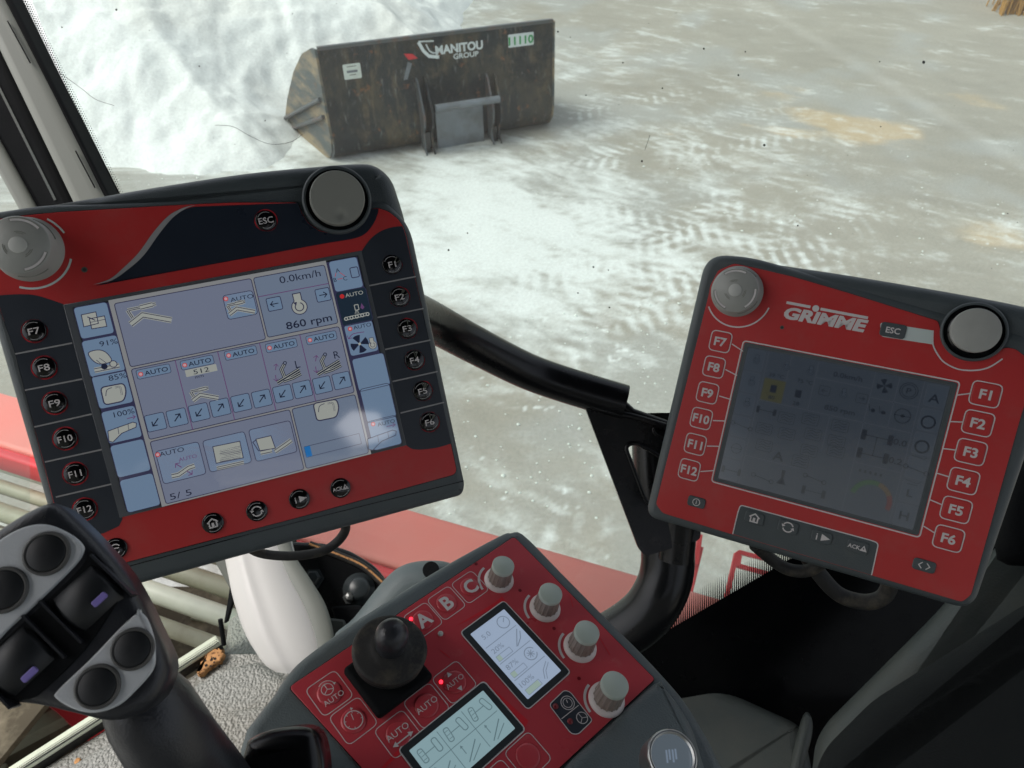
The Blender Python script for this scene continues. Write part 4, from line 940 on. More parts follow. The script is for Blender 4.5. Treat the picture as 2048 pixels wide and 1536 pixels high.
yE0 = YY((620, 935)); xe = XX((594, 870)); box2(xl+g, yE0, xe-g, yC0-g, 'lcd_bg'); box2(xe+g, yE0, xr-g, yC0-g, 'lcd_bg_cool')
for a, b_ in (((147, 616), (230, 666)), ((163, 683), (252, 741)), ((183, 754), (268, 804)), ((202, 824.5), (285.6, 873)), ((220, 892), (303, 940)), ((239, 961), (322, 1009)), ((656.5, 524), (727, 574)), ((687, 651.5), (757.6, 701)), ((703, 719), (781, 769)), ((719, 779), (793, 832)), ((734, 843.5), (804, 887))): tile(a, b_)
tile((670, 585.6), (746, 641), 'lcd_dark')
zt = z1+6*E1
for p, k in (((312, 844), 0), ((355, 835), 1), ((399, 824.5), 0), ((441, 815), 1), ((483, 805.5), 0), ((524, 797), 1), ((566, 787), 0), ((605, 778.5), 1), ((645, 770), 0), ((683.5, 761), 1)):
    c = lf.p(*p); sc.rrect(c, .0135, .0125, .0012, zt, 'lcd_tile'); sc.rline(c, .0135, .0125, .0012, .0005, zt+E1, 'lcd_line')
    s_ = -1 if k == 0 else 1; q = .0024; sc.stroke([(c[0]-s_*q, c[1]-s_*q), (c[0]+s_*q, c[1]+s_*q)], .0008, zt+2*E1, 'lcd_ink'); sc.stroke([(c[0]-s_*q*.4, c[1]+s_*q), (c[0]+s_*q, c[1]+s_*q), (c[0]+s_*q, c[1]-s_*q*.4)], .0008, zt+3*E1, 'lcd_ink')
for p in ((308, 743), (395, 725), (482, 706), (563, 691), (643, 675.6)):
    c = lf.p(*p); sc.rrect(c, .0235, .0068, .0012, zt, 'lcd_tile'); sc.rline(c, .0235, .0068, .0012, .0004, zt+E1, 'lcd_line'); sc.disc((c[0]-.009, c[1]), .0017, zt+2*E1, 'lcd_red', 12); sc.disc((c[0]-.009, c[1]), .0012, zt+3*E1, 'lcd_pink', 12); sc.text('AUTO', (c[0]+.0018, c[1]), .0034, zt+2*E1, 'lcd_ink', bold=.01, sx=1.25)
def ltxt(t_, p, h, m='lcd_ink', **k):
    sc.text(t_, lf.p(*p), h, zt+4*E1, m, **k)
ltxt('0.0km/h', (600, 553), .0055, sx=1.3); ltxt('860 rpm', (618, 643), .0058, sx=1.3, bold=.01); ltxt('91%', (218, 685), .004, sx=1.35); ltxt('85%', (236, 753), .004, sx=1.35); ltxt('100%', (249, 825), .004, sx=1.3)
ltxt('mm', (399, 752), .0026, sx=1.2); ltxt('5/ 5', (362, 988), .0048, sx=1.6); ltxt('L', (595, 728), .006); ltxt('R', (673, 709), .006)
tile((445, 592), (516, 628)); c = lf.p(452, 598); sc.disc(c, .0018, zt, 'lcd_red', 12); sc.disc(c, .0012, zt+E1, 'lcd_pink', 12); ltxt('AUTO', (484, 596), .0033, sx=1.35)
for p, t_, q in (((708, 588), 'AUTO', (684, 593)), ((724, 652), 'AUTO', (700, 658)), ((772, 845), 'AUTO', (746, 848))):
    c = lf.p(*q); sc.disc(c, .0018, zt, 'lcd_red', 12); ltxt(t_, p, .0031, m='lcd_light' if p[1] < 600 else 'lcd_ink', sx=1.2)
    if p[1] > 600: sc.disc(c, .0011, zt+E1, 'lcd_pink', 12)
c = lf.p(403, 741); sc.rrect(c, .0225, .0052, .0003, zt+2*E1, 'lcd_light'); ltxt('512', (403, 741), .0036, sx=1.6)
ltxt('A', (675, 541), .0034); ltxt('B', (670, 560), .0034); ltxt('C', (690, 557), .0034)
sc.stroke([lf.p(672, 546), lf.p(670, 554)], .0004, zt, 'lcd_red'); sc.stroke([lf.p(675, 559), lf.p(685, 557)], .0004, zt, 'lcd_red'); sc.stroke([lf.p(689, 552), lf.p(679, 545)], .0004, zt, 'lcd_red'); c = lf.p(709, 545); sc.rline(c, .0062, .0080, .001, .0007, zt, 'lcd_line')
def both(pts, w, closed=False, fr=lf, b=None, z=None, mo='lcd_line', mi='lcd_light'):
    b = b or sc; z = z or zt; P = fr.P(pts); b.stroke(P, w+.0022, z+3*E1, mi, closed); b.stroke(P, w+.0011, z+4*E1, mo, closed); b.stroke(P, w, z+5*E1, mi, closed)
def fill(pts, fr=lf, b=None, z=None, mi='lcd_light', mo='lcd_line', w=.0006):
    b = b or sc; z = z or zt; P = fr.P(pts); b.poly(P, z+4*E1, mi); b.stroke(P, w, z+5*E1, mo, True)
def beam(ox, oy, k):   # bent beam with a cylinder: the icon of the big upper-left panel
    q = lambda pts: [(ox+x*k, oy+y*k) for x, y in pts]
    both(q([(-38, 20), (-15, 2), (40, 12)]), .0024*k); both(q([(-44, -7), (-20, -12)]), .0006); both(q([(-44, -7), (-34, 8)]), .0006); both(q([(-20, -12), (4, -18)]), .0019*k); both(q([(4, -18), (10, -19)]), .0008*k)
beam(302, 628, 1.05); beam(484, 616, .66); beam(411, 788, .66)
# stacked cards, hand, mirror, conveyor
fill([(164, 630), (193, 624), (198, 647), (169, 654)]); fill([(180, 638), (210, 632), (215, 653), (185, 658)]); sc.stroke(lf.P([(182, 645), (211, 639)]), .0004, zt+6*E1, 'lcd_line'); sc.stroke(lf.P([(192, 641), (176, 634)]), .0007, zt+6*E1, 'lcd_line')
fill(smooth([(178, 706), (196, 700), (212, 704), (224, 718), (220, 725), (200, 728), (186, 720)], 3)); sc.stroke(lf.P([(200, 716), (214, 726)]), .0004, zt+6*E1, 'lcd_line'); sc.stroke(lf.P([(194, 720), (206, 730)]), .0004, zt+6*E1, 'lcd_line')
both([(190, 741), (240, 731)], .0018); sc.disc(lf.p(210, 733), .0022, zt+6*E1, 'lcd_ink', 12); sc.disc(lf.p(228, 728), .0027, zt+6*E1, 'lcd_line', 14); sc.disc(lf.p(228, 728), .0021, zt+7*E1, 'lcd_light', 14)
def mirror(ox, oy):
    P = rounded(lf.P([(ox-25, oy-13), (ox+22, oy-22), (ox+27, oy-5), (ox+22, oy+14), (ox-17, oy+22)]), .003); sc.poly(P, zt+4*E1, 'lcd_light'); sc.stroke(P, .0009, zt+5*E1, 'lcd_line', True)
    sc.stroke(smooth(lf.P([(ox-14, oy+4), (ox-12, oy-8), (ox-2, oy-13)]), 4, False), .0005, zt+6*E1, 'lcd_line'); sc.stroke(smooth(lf.P([(ox+4, oy-13), (ox+14, oy-14), (ox+17, oy-4), (ox+18, oy+2)]), 4, False), .0012, zt+6*E1, 'lcd_line'); sc.stroke(smooth(lf.P([(ox+4, oy-13), (ox+14, oy-14), (ox+17, oy-4), (ox+18, oy+2)]), 4, False), .0007, zt+7*E1, 'lcd_light')
mirror(227, 788); mirror(651, 820)
def conv(ox, oy, mi='lcd_light'):
    fill([(ox-30, oy+4), (ox-14, oy-2), (ox+20, oy-14), (ox+27, oy-12), (ox+26, oy-4), (ox-2, oy+8), (ox-20, oy+26), (ox-28, oy+24)], mi=mi); sc.stroke(lf.P([(ox-10, oy-3), (ox-8, oy+10)]), .0004, zt+6*E1, 'lcd_line'); sc.stroke(lf.P([(ox+10, oy-11), (ox+12, oy+2)]), .0004, zt+6*E1, 'lcd_line')
    sc.stroke(lf.P([(ox+8, oy-21), (ox+24, oy-25)]), .0006, zt+6*E1, 'lcd_plum'); sc.stroke(lf.P([(ox+19, oy-29), (ox+25, oy-25), (ox+20, oy-20)]), .0005, zt+7*E1, 'lcd_plum')
conv(247, 858); conv(765, 874, 'lcd_tile')
# arrows beside the rpm, engine symbol
for p, s_ in (((549, 608), -1), ((646, 590), 1)):
    c = lf.p(*p); sc.rrect(c, .0108, .0100, .001, zt, 'lcd_tile'); sc.rline(c, .0108, .0100, .001, .0006, zt+E1, 'lcd_line'); sc.stroke([(c[0]-.003, c[1]), (c[0]+.003, c[1])], .0007, zt+2*E1, 'lcd_ink'); sc.stroke([(c[0]+s_*.0006, c[1]+.0022), (c[0]+s_*.003, c[1]), (c[0]+s_*.0006, c[1]-.0022)], .0007, zt+3*E1, 'lcd_ink')
def engine(px, k=1., b=None, fr=lf, z=None, mo='lcd_line', mi='lcd_light'):
    b = b or sc; z = z or zt; c = fr.p(*px); r = .0048*k
    b.poly([(c[0]-r*.7, c[1]+r*.8), (c[0]+r*.7, c[1]+r*.8), (c[0]+r*.7, c[1]+r*2.3), (c[0]-r*.7, c[1]+r*2.3)], z+4*E1, mo); b.disc(c, r*1.28, z+4*E1, mo, 24); b.disc(c, r*1.14, z+5*E1, mi, 24)
    b.poly([(c[0]-r*.55, c[1]+r*.8), (c[0]+r*.55, c[1]+r*.8), (c[0]+r*.55, c[1]+r*2.15), (c[0]-r*.55, c[1]+r*2.15)], z+5*E1, mi); b.ring(c, r*.66, r*.16, z+6*E1, mo, 2.2, 2.2+5.3, n=22); a = 2.2; b.poly([(c[0]-r*.85, c[1]+r*.85), (c[0]-r*.2, c[1]+r*.85), (c[0]-r*.45, c[1]+r*.3)], z+7*E1, mo)
engine((599, 614)); engine((745, 690), .55)
# chain and spray (dark tile)
both([(691, 638), (735, 628)], .0016, mo='lcd_light', mi='lcd_dark')
for i in range(5): sc.disc(lf.p(692+i*10.7, 638-i*2.4), .0016, zt+6*E1, 'lcd_light', 10); sc.disc(lf.p(692+i*10.7, 638-i*2.4), .0008, zt+7*E1, 'lcd_dark', 8)
c = lf.p(713, 615); sc.rline(c, .0030, .0042, .0003, .0006, zt+6*E1, 'lcd_light'); c = lf.p(724, 613); sc.poly([(c[0]-.0016, c[1]-.001), (c[0], c[1]-.0024), (c[0]+.0016, c[1]-.001), (c[0], c[1]+.0026)], zt+6*E1, 'lcd_plum'); 
for d_ in (-4, 0, 4): sc.stroke(lf.P([(713+d_*.4, 621), (714+d_, 628)]), .0004, zt+6*E1, 'lcd_light')
# fan
c = lf.p(719, 688)
for k in range(4):
    a = k*PI/2+.25; sc.poly([(c[0], c[1])]+[(c[0]+.0072*math.cos(a+q), c[1]+.0072*math.sin(a+q)) for q in (-.5, -.2, .1, .42)], zt+5*E1, 'lcd_ink')
sc.disc(c, .0011, zt+6*E1, 'lcd_light', 12); sc.stroke(smooth(lf.P([(697, 678), (706, 668), (728, 664)]), 4, False), .0006, zt+5*E1, 'lcd_plum'); sc.stroke(lf.P([(694, 671), (697, 678), (704, 676)]), .0005, zt+6*E1, 'lcd_plum')
# fork icons L and R
for ox, oy in ((575, 748), (655, 731)):
    both([(ox-20, oy+18), (ox+24, oy-9)], .0011, mi='lcd_ink', mo='lcd_light'); both([(ox-8, oy+14), (ox+10, oy+8), (ox+27, oy-1)], .0009, mi='lcd_ink', mo='lcd_light')
    both([(ox-6, oy-20), (ox-12, oy-9), (ox-6, oy+6)], .0007, mi='lcd_ink', mo='lcd_light'); sc.ring(lf.p(ox-5, oy-22), .0012, .0006, zt+6*E1, 'lcd_ink', n=12)
    for d_, s_ in ((-14, -1), (8, 1)):
        sc.stroke(lf.P([(ox-24, oy+d_-6*s_), (ox-22, oy+d_+6*s_)]), .0006, zt+5*E1, 'lcd_plum'); sc.stroke(lf.P([(ox-28, oy+d_+2*s_), (ox-22, oy+d_+6*s_), (ox-18, oy+d_+1*s_)]), .0005, zt+6*E1, 'lcd_plum')
# lower tiles
tile((311, 903), (413, 947)); c = lf.p(316, 909); sc.disc(c, .0018, zt, 'lcd_red', 12); sc.disc(c, .0012, zt+E1, 'lcd_pink', 12); ltxt('AUTO', (344, 903), .0035, sx=1.3); ltxt('AUTO', (376, 915), .0028, m='lcd_plum', sx=1.2)
both([(344, 952), (358, 949), (378, 935), (390, 931)], .0018); sc.stroke(lf.P([(364, 934), (352, 927)]), .0007, zt+5*E1, 'lcd_plum'); sc.stroke(lf.P([(352, 935), (352, 927), (361, 925)]), .0006, zt+6*E1, 'lcd_plum'); sc.stroke(lf.P([(374, 941), (385, 948)]), .0007, zt+5*E1, 'lcd_plum'); sc.stroke(lf.P([(385, 940), (385, 948), (377, 950)]), .0006, zt+6*E1, 'lcd_plum')
tile((405, 882), (504, 924)); fill([(426, 893), (480, 882), (487, 915), (433, 926)])
for i in range(4): both([(440, 902+i*6.5), (482, 893+i*6.5)], .0006)
both([(434, 936), (488, 924)], .0009)
tile((497, 860), (595, 903)); fill([(512, 878), (542, 871), (551, 896), (520, 901)]); sc.stroke(lf.P([(513, 879), (506, 884), (518, 902)]), .0006, zt+5*E1, 'lcd_line'); both([(521, 905), (544, 900)], .0018); both([(550, 903), (572, 888), (583, 880)], .0017)
# progress bar
P = lf.P([(608, 893), (718, 866), (722, 888), (612, 915)]); x0, x1 = P[0][0], P[1][0]; yb = (P[0][1]+P[2][1])/2; sc.rline(((x0+x1)/2, yb), x1-x0, .0085, .0002, .0004, zt, 'lcd_line'); sc.poly([(x0, yb-.0042), (x0+.0045, yb-.0042), (x0+.0045, yb+.0042), (x0, yb+.0042)], zt+E1, 'lcd_blue')
sc.build('screen', lt)
# cable below the left terminal
cq = [(690, 1040, .02), (690, 1062, .0), (672, 1086, -.01), (640, 1104, -.01), (580, 1112, -.01), (520, 1106, -.01), (480, 1085, .0), (440, 1080, .03)]
P = [pw(x, y, .66-z) for x, y, z in cq]; q = []
def spline3(P, n=6):
    q = []
    for i in range(len(P)-1):
        g = lambda k: Vector(P[min(max(k, 0), len(P)-1)])
        a_, b_, c_, d_ = g(i-1), g(i), g(i+1), g(i+2)
        for j in range(n):
            t_ = j/n; q.append(.5*((2*b_)+(c_-a_)*t_+(2*a_-5*b_+4*c_-d_)*t_*t_+(3*b_-a_-3*c_+d_)*t_**3))
    q.append(Vector(P[-1])); return q
b = MB(); b.tube(spline3(P), .0042, 'rubber_dusty', n=14); o = b.build('cable', None, P[3]); tag(o, 'black cable loop hanging under the left terminal', 'cable', 'cables below the terminals')

# ================================================================ right terminal
RR = [[.8934, .1906, -.4069], [-.2172, .9759, -.0198], [.3933, .1061, .9133]]; RT = [.3453, -.0557, -.8086]
rf = Frame(RR, RT)
rt = thing('operator_terminal', rf, 'smaller right display terminal with dim dark screen, all red face and square F keys', 'terminal', 'display terminals on the black tube')
b = MB()
out = rounded(rf.P([(1424, 516), (1476, 512), (1540, 534), (1700, 580), (1880, 640), (1900, 690), (1960, 725), (2010, 690), (2060, 690), (2112, 720), (2085, 800), (2037, 900), (1958, 1196), (1932, 1224), (1904, 1214), (1316, 1042), (1293, 1030), (1303, 960)], -.001), [.02, .012, .01, .01, .01, .01, .01, .01, .01, .03, .02, .02, .012, .012, .008, .008, .012, .02])
# straight simple outline: front shell
out = rounded(rf.P([(1411, 506), (1500, 512), (2130, 690), (1947, 1226), (1288, 1034)], -.001), [.026, .02, .035, .02, .016], 7)
b.prism(out, -.04, -.0012, .009, 'shell', 6)
hump = rounded(rf.P([(1440, 620), (1500, 519), (1690, 547), (1853, 574), (2000, 600), (2120, 626), (2150, 760), (2000, 760), (1700, 660)], -.004), [.0, .03, .03, .05, .05, .04, .02, .0, .0])
b.prism(hump, -.055, -.0035, .014, 'shell', 6)
b.build('housing', rt)
FP = rf.P([(1420, 572), (1436, 541), (1468, 527), (1513, 536.5), (1586, 553.6), (1648, 571.7), (1693.6, 585), (1807.6, 620.7), (1876, 642), (1882, 664), (1889.6, 687), (1904, 706), (1925, 717), (1949, 721), (1975, 716), (2003.6, 698), (2013, 695), (2031, 698), (2062, 722), (2068, 745), (2037, 850), (1942, 1190), (1924, 1204), (1744, 1151), (1465.5, 1069), (1325, 1026), (1312, 1008), (1418, 587)])
FO = rounded(FP, .003, 3); b = MB(); b.stroke(FO, .0009, -.0009, 'bezel_dark', closed=True); b.prism(FO, -.004, 0, .0003, 'red_face', 2)
def Rr(*a): return rf.P(list(a))
b.poly(Rr((1465.5, 1068), (1476, 1024))+rounded(rf.P([(1476, 1024), (1481, 1009), (1500, 1014)]), [0, .004, 0])+rounded(rf.P([(1740, 1080), (1757, 1085), (1755, 1100)]), [0, .004, 0])+Rr((1743, 1150)), D, 'shell')
b.stroke(Rr((1465.5, 1068))+rounded(Rr((1476, 1024), (1481, 1010), (1500, 1015)), [0, .003, 0])+rounded(Rr((1740, 1080), (1757, 1086), (1754, 1100)), [0, .004, 0])+Rr((1743, 1150)), .0012, 2*D, 'print_white')
# strip beside ESC and arcs
b.poly(rounded(Rr((1760, 645), (1865.6, 661), (1866, 689), (1762, 673)), [.003, 0, 0, .003]), D, 'print_pale')
b.stroke(smooth(Rr((1866, 661), (1866, 689), (1876, 710), (1889.6, 725.5), (1915, 738), (1944, 741), (1968, 738), (1985, 731), (2005, 717.5)), 4, False), .0014, 2*D, 'print_white')
c = rf.p(1478, 592); b.ring(c, .0355, .0016, D, 'print_white', math.radians(-150), math.radians(-12))
# logo
c = rf.p(1650, 636)
b.text('GRIMME', rf.p(1649, 638), .0125, D, 'print_white', bold=.05, sx=1.32, shear=.22)
for p, q in (((1573, 605), (1621, 614)), ((1641, 618), (1736, 636))): b.stroke(Rr(p, q), .0030, D, 'print_white')
b.disc(rf.p(1631.5, 617), .0036, 2*D, 'print_white', 16)
# frame around the screen and links to the keys
qq = rounded([(-.109, -.0834), (.109, -.0834), (.109, .0834), (-.109, .0834)], .004)
b.stroke(qq, .0014, D, 'print_white', True)
for p, q in (((1464, 688), (1487, 703)), ((1451, 739), (1474, 751)), ((1438.6, 792), (1462, 799)), ((1426, 841), (1451, 842)), ((1414, 892), (1440, 892.6)), ((1401, 943), (1429, 941)), ((1942, 786.6), (1912, 790.5)), ((1926, 844), (1899, 843)), ((1911, 900), (1886, 897)), ((1898, 953.6), (1873, 946)), ((1883, 1009), (1859, 999)), ((1869, 1065.6), (1847, 1052))):
    b.stroke(Rr(p, q), .0012, 2*D, 'print_white')
b.build('face_plate', rt)
c = rf.p(1564, 655); b = MB(); b.disc(c, .0022, D, 'led_off'); b.disc(c, .0013, 2*D, 'bezel_dark'); b.build('light_sensor', rt)
for t_, p, r in (('F7', (1441, 683), 0), ('F8', (1428, 734), 0), ('F9', (1415, 785.6), 0), ('F10', (1402.5, 837), 0), ('F11', (1390.5, 888.5), 0), ('F12', (1378.5, 939.5), 0), ('F1', (1971, 788.6), 1), ('F2', (1956, 846.5), 1), ('F3', (1941.5, 904), 1), ('F4', (1926.6, 962), 1), ('F5', (1912, 1019.5), 1), ('F6', (1897, 1077), 1)):
    c = rf.p(*p); b = MB(); k = .0232 if not r else .0262; kh = .0232 if not r else .0240
    b.prism(b.rr(c, k*.90, kh*.90, .004), 0, .0007, .0006, 'red_face', 3); b.rline(c, k, kh, .0042, .0011, D, 'print_white'); b.text(t_, c, .0098, .0009, 'print_white', bold=.03, sx=1.05 if len(t_) < 3 else .98)
    b.build('key', rt, label='square outlined key marked '+t_)
def dkey(px, w, h, txt=None, icon=None, lab='', m='bezel_dark', zb=0, ir=.012):
    c = rf.p(*px); b = MB(); b.prism(b.rr(c, w, h, .0028), zb, zb+.0014, .0008, m, 3); z = zb+.0016
    if txt: b.text(txt, c, .0062, z, 'print_white', bold=.02)
    if icon: icon(b, c, ir, z)
    b.build('key', rt, label=lab)
dkey((1786, 661), .0245, .0150, 'ESC', lab='small dark key marked ESC', m='shell')
def ic_pow(b, c, r, z): b.ring(c, .0040, .0008, z, 'print_white'); b.stroke([(c[0], c[1]+.0022), (c[0], c[1]-.0022)], .0009, z, 'print_white')
def ic_ang(b, c, r, z):
    for s_ in (-1, 1): b.stroke([(c[0]+s_*.002, c[1]+.0034), (c[0]+s_*.0052, c[1]), (c[0]+s_*.002, c[1]-.0034)], .0010, z, 'print_white')
dkey((1393, 1004), .0205, .0125, icon=ic_pow, lab='small dark key with power symbol', m='shell'); dkey((1848, 1131), .0215, .0125, icon=ic_ang, lab='small dark key with two angle brackets', m='shell')
for p, ic, nm in (((1509, 1036), ic_home, 'flat grey key with house symbol'), ((1576, 1054), ic_cyc, 'flat grey key with two circling arrows'), ((1643, 1074), ic_info, 'flat grey key with i and triangle'), ((1715, 1094), ic_ack, 'flat grey key marked ACK with warning triangle')):
    dkey(p, .021, .0135, icon=ic, lab=nm, m='shell', zb=D, ir=.0115 if ic in (ic_home, ic_cyc) else .0125)
dial(rf, rt, (1474, 583), .0258, .016, rot=1.2)
c = rf.p(1947, 664); b = MB()
b.lathe([(.0300, -.012), (.0300, .003), (.0288, .0045), (.0272, .0045), (.0268, .0006)], c, 'shell', n=64); b.lathe([(.0278, -.004), (.0276, .003), (0, .003)], c, 'gloss_black', n=64); b.build('knob_well', rt)
c = rf.p(1948, 662); b = MB(); r = .0222; h = .013; b.lathe([(r, .002), (r, h-.0012), (r*.985, h-.0003), (r*.96, h), (0, h)], c, 'knob_grey', n=64); b.build('rotary_knob', rt)
b = MB(); b.prism(rounded([(-.1075, -.0820), (.1075, -.0820), (.1075, .0820), (-.1075, .0820)], .003), -.002, 2*D, .0004, 'shell', 2); b.build('screen_frame', rt)
# dim display
em('dim_bg', (76, 86, 98), .50, .14); em('dim_tile', (80, 91, 104), .50, .14); em('dim_line', (46, 54, 66), .50, .14); em('dim_sep', (92, 100, 112), .50, .14); em('dim_yellow', (88, 90, 70), .50, .14); em('dim_green', (72, 100, 80), .50, .14); em('dim_orange', (104, 94, 82), .50, .14); em('dim_red', (106, 72, 76), .50, .14)
b = MB(); z = 3*D; xi0, xi1, yi0, yi1 = -.1025, .1015, -.0775, .0775
b.stroke([(xi0-.001, yi0-.001), (xi1+.001, yi0-.001), (xi1+.001, yi1+.001), (xi0-.001, yi1+.001)], .0008, z, 'bezel', True)
b.poly([(xi0, yi0), (xi1, yi0), (xi1, yi1), (xi0, yi1)], z, 'dim_bg'); z += E1
W_, H_ = xi1-xi0, yi1-yi0
def U(u, v): return (xi0+u*W_, yi1-v*H_)
for v in (.0, .165, .33, .5, .665, .83):
    for u in (.0, .895):
        a, q = U(u+.006, v+.012), U(u+.099, v+.158); b.rline(((a[0]+q[0])/2, (a[1]+q[1])/2), q[0]-a[0], a[1]-q[1], .002, .0007, z, 'dim_sep'); b.rrect(((a[0]+q[0])/2, (a[1]+q[1])/2), q[0]-a[0], a[1]-q[1], .002, z-E1/2, 'dim_tile')
for u, v0, v1 in ((.115, 0, 1), (.235, 0, .36), (.375, 0, .36), (.655, 0, 1), (.885, 0, 1), (.77, 0, .36), (.49, .36, .62)): b.stroke([U(u, v0), U(u, v1)], .0008, z, 'dim_sep')
for v, u0, u1 in ((.36, .115, .885), (.18, .655, .885), (.12, .375, .655), (.64, .655, .885), (.78, .115, .40)): b.stroke([U(u0, v), U(u1, v)], .0008, z, 'dim_sep')
def dt(t_, u, v, h=.0055, sx=1.2): b.text(t_, U(u, v), h, z+2*E1, 'dim_line', bold=.012, sx=sx)
dt('0.0km/h', .53, .07); dt('850 rpm', .53, .31); dt('39 °C', .18, .165, .0042); dt('75 °C', .33, .165, .0042); dt('28', .31, .33, .0045); dt('80', .18, .325, .0042)
c = U(.18, .275); b.poly([(c[0]-.0115, c[1]-.0125), (c[0]+.0115, c[1]-.0125), (c[0]+.0115, c[1]+.0125), (c[0]-.0115, c[1]+.0125)], z+E1/2, 'dim_yellow'); b.rrect((c[0], c[1]+.002), .0065, .0085, .0005, z+E1, 'dim_line'); b.rrect(U(.31, .26), .0065, .0085, .0005, z+E1, 'dim_line')
for q in ((.06, .085), (.06, .25), (.06, .41), (.53, .2), (.22, .09), (.345, .09)): engine((0, 0), .62, b, type('Q', (), {'p': lambda s, *a, q=q: U(*q)})(), z, 'dim_line', 'dim_tile')
for q, s_ in ((.435, -1), (.62, 1)): c = U(q, .2); b.rline(c, .011, .010, .001, .0005, z+E1, 'dim_line'); b.stroke([(c[0]-.003, c[1]), (c[0]+.003, c[1])], .0007, z+E1, 'dim_line'); b.stroke([(c[0]+s_*.0005, c[1]+.002), (c[0]+s_*.003, c[1]), (c[0]+s_*.0005, c[1]-.002)], .0006, z+2*E1, 'dim_line')
c = U(.71, .085)
for k in range(4): a = k*PI/2+.3; b.poly([c]+[(c[0]+.0075*math.cos(a+w), c[1]+.0075*math.sin(a+w)) for w in (-.45, 0, .4)], z+E1, 'dim_line')
c = U(.825, .085); b.ring(c, .0085, .0007, z+E1, 'dim_line'); b.ring(c, .0065, .0007, z+E1, 'dim_line'); dt('P', .825, .085, .006)
c = U(.825, .26); b.ring(c, .0075, .0009, z+E1, 'dim_line'); b.disc(c, .002, z+E1, 'dim_line', 12); b.stroke([(c[0]-.0075, c[1]), (c[0]+.0075, c[1])], .0008, z+E1, 'dim_line')
for s_ in (-1, 1): c = U(.71+.025*s_, .265); b.disc(c, .0022, z+E1, 'dim_line', 12); b.stroke([(c[0]-.005, c[1]+.006), (c[0]-.003, c[1]-.001)], .0007, z+E1, 'dim_line')
dt('A', .945, .10, .009); b.ring(U(.945, .265), .0062, .0018, z+E1, 'dim_line', n=22); b.ring(U(.945, .435), .0062, .0018, z+E1, 'dim_line', n=22)
def axle(u, v, k=1., lab=None):
    c = U(u, v); b.stroke([(c[0]-.012*k, c[1]), (c[0]+.012*k, c[1])], .0008, z+E1, 'dim_line')
    for s_ in (-1, 1): b.rrect((c[0]+s_*.013*k, c[1]), .005*k, .011*k, .001, z+2*E1, 'dim_line')
axle(.735, .44); axle(.735, .57); b.stroke([U(.735, .44), U(.735, .57)], .0008, z+E1, 'dim_line'); dt('0.0', .845, .44, .0065); dt('0.2', .845, .57, .0065)
axle(.06, .92, .7); axle(.17, .43, .7); axle(.50, .92, .8)
def link(u, v): c = U(u, v); b.stroke([(c[0]-.009, c[1]+.002), (c[0]+.009, c[1]-.001)], .0008, z+E1, 'dim_line'); b.ring((c[0]-.010, c[1]+.002), .0022, .0009, z+E1, 'dim_line', n=14); b.ring((c[0]+.010, c[1]-.001), .0022, .0009, z+E1, 'dim_line', n=14)
link(.06, .58); link(.23, .92); link(.49, .83); link(.945, .60)
b.ring(U(.06, .75), .0055, .0007, z+E1, 'dim_line', n=20); b.stroke([U(.03, .75), U(.09, .75)], .0006, z+E1, 'dim_line'); dt('A', .285, .73, .010)
rn = random.Random(4)
for u, v in ((.28, .45), (.40, .42), (.55, .42), (.18, .56), (.30, .56), (.43, .52), (.55, .53), (.20, .68), (.43, .64), (.56, .60), (.40, .73)):
    c = U(u, v); b.rline(c, .017, .012, .0015, .0005, z+E1, 'dim_line')
    for k in range(3): y = c[1]-.003+k*.003; b.stroke(smooth([(c[0]-.006, y-.001), (c[0]-.002, y+.0012), (c[0]+.003, y-.0004), (c[0]+.0065, y+.001)], 3, False), .0006, z+2*E1, 'dim_line')
for u in (.33,): c = U(u, .88); b.poly([(c[0]-.002, c[1]+.009), (c[0]+.002, c[1]+.009), (c[0]+.0012, c[1]), (c[0]+.005, c[1]-.007), (c[0]-.005, c[1]-.007), (c[0]-.0012, c[1])], z+E1, 'dim_line')
c = U(.775, .87)
for i in range(12):
    m_ = 'dim_green' if i > 5 else ('dim_orange' if i > 2 else 'dim_red'); a0 = -.35+i*(PI+.2)/12; b.ring(c, .0185, .0050, z+E1, m_, a0, a0+(PI+.2)/12, n=4)
for i in range(5): b.rrect(U(.695+i*.025, .69), .0022, .0028, .0002, z+E1, 'dim_line')
dt('H', .945, .92, .009); dt('L', .945, .76, .008); b.stroke(Rr((0, 0), (0, 0)) if False else [U(.92, .70), U(.97, .70)], .0007, z+E1, 'dim_line')
for v in (.515, .685): b.stroke([U(.91, v-.008), U(.97, v), U(.98, v-.012)], .0006, z+E1, 'dim_line')
b.build('screen', rt)
# cable loops below the right terminal
for pts, r in (([(1510, 1090, .86), (1545, 1120, .88), (1575, 1138, .88), (1610, 1142, .88), (1640, 1128, .87), (1655, 1105, .86)], .0075), ([(1600, 1090, .90), (1640, 1150, .90), (1680, 1190, .90), (1730, 1204, .89), (1765, 1195, .88), (1780, 1168, .87), (1782, 1130, .86)], .0095)):
    P = [pw(*p) for p in pts]; b = MB(); b.tube(spline3(P), r, 'rubber_dusty', n=16); o = b.build('cable', None, P[2]); tag(o, ('thin short' if r < .008 else 'thick long')+' dusty cable loop hanging under the right terminal', 'cable', 'cables below the terminals')
# ================================================================ armrest console
CR = [[.7186, -.672, .1787], [.3558, .5762, .7359], [-.5975, -.4652, .6531]]; CT = [.0025, -.2228, -.614]
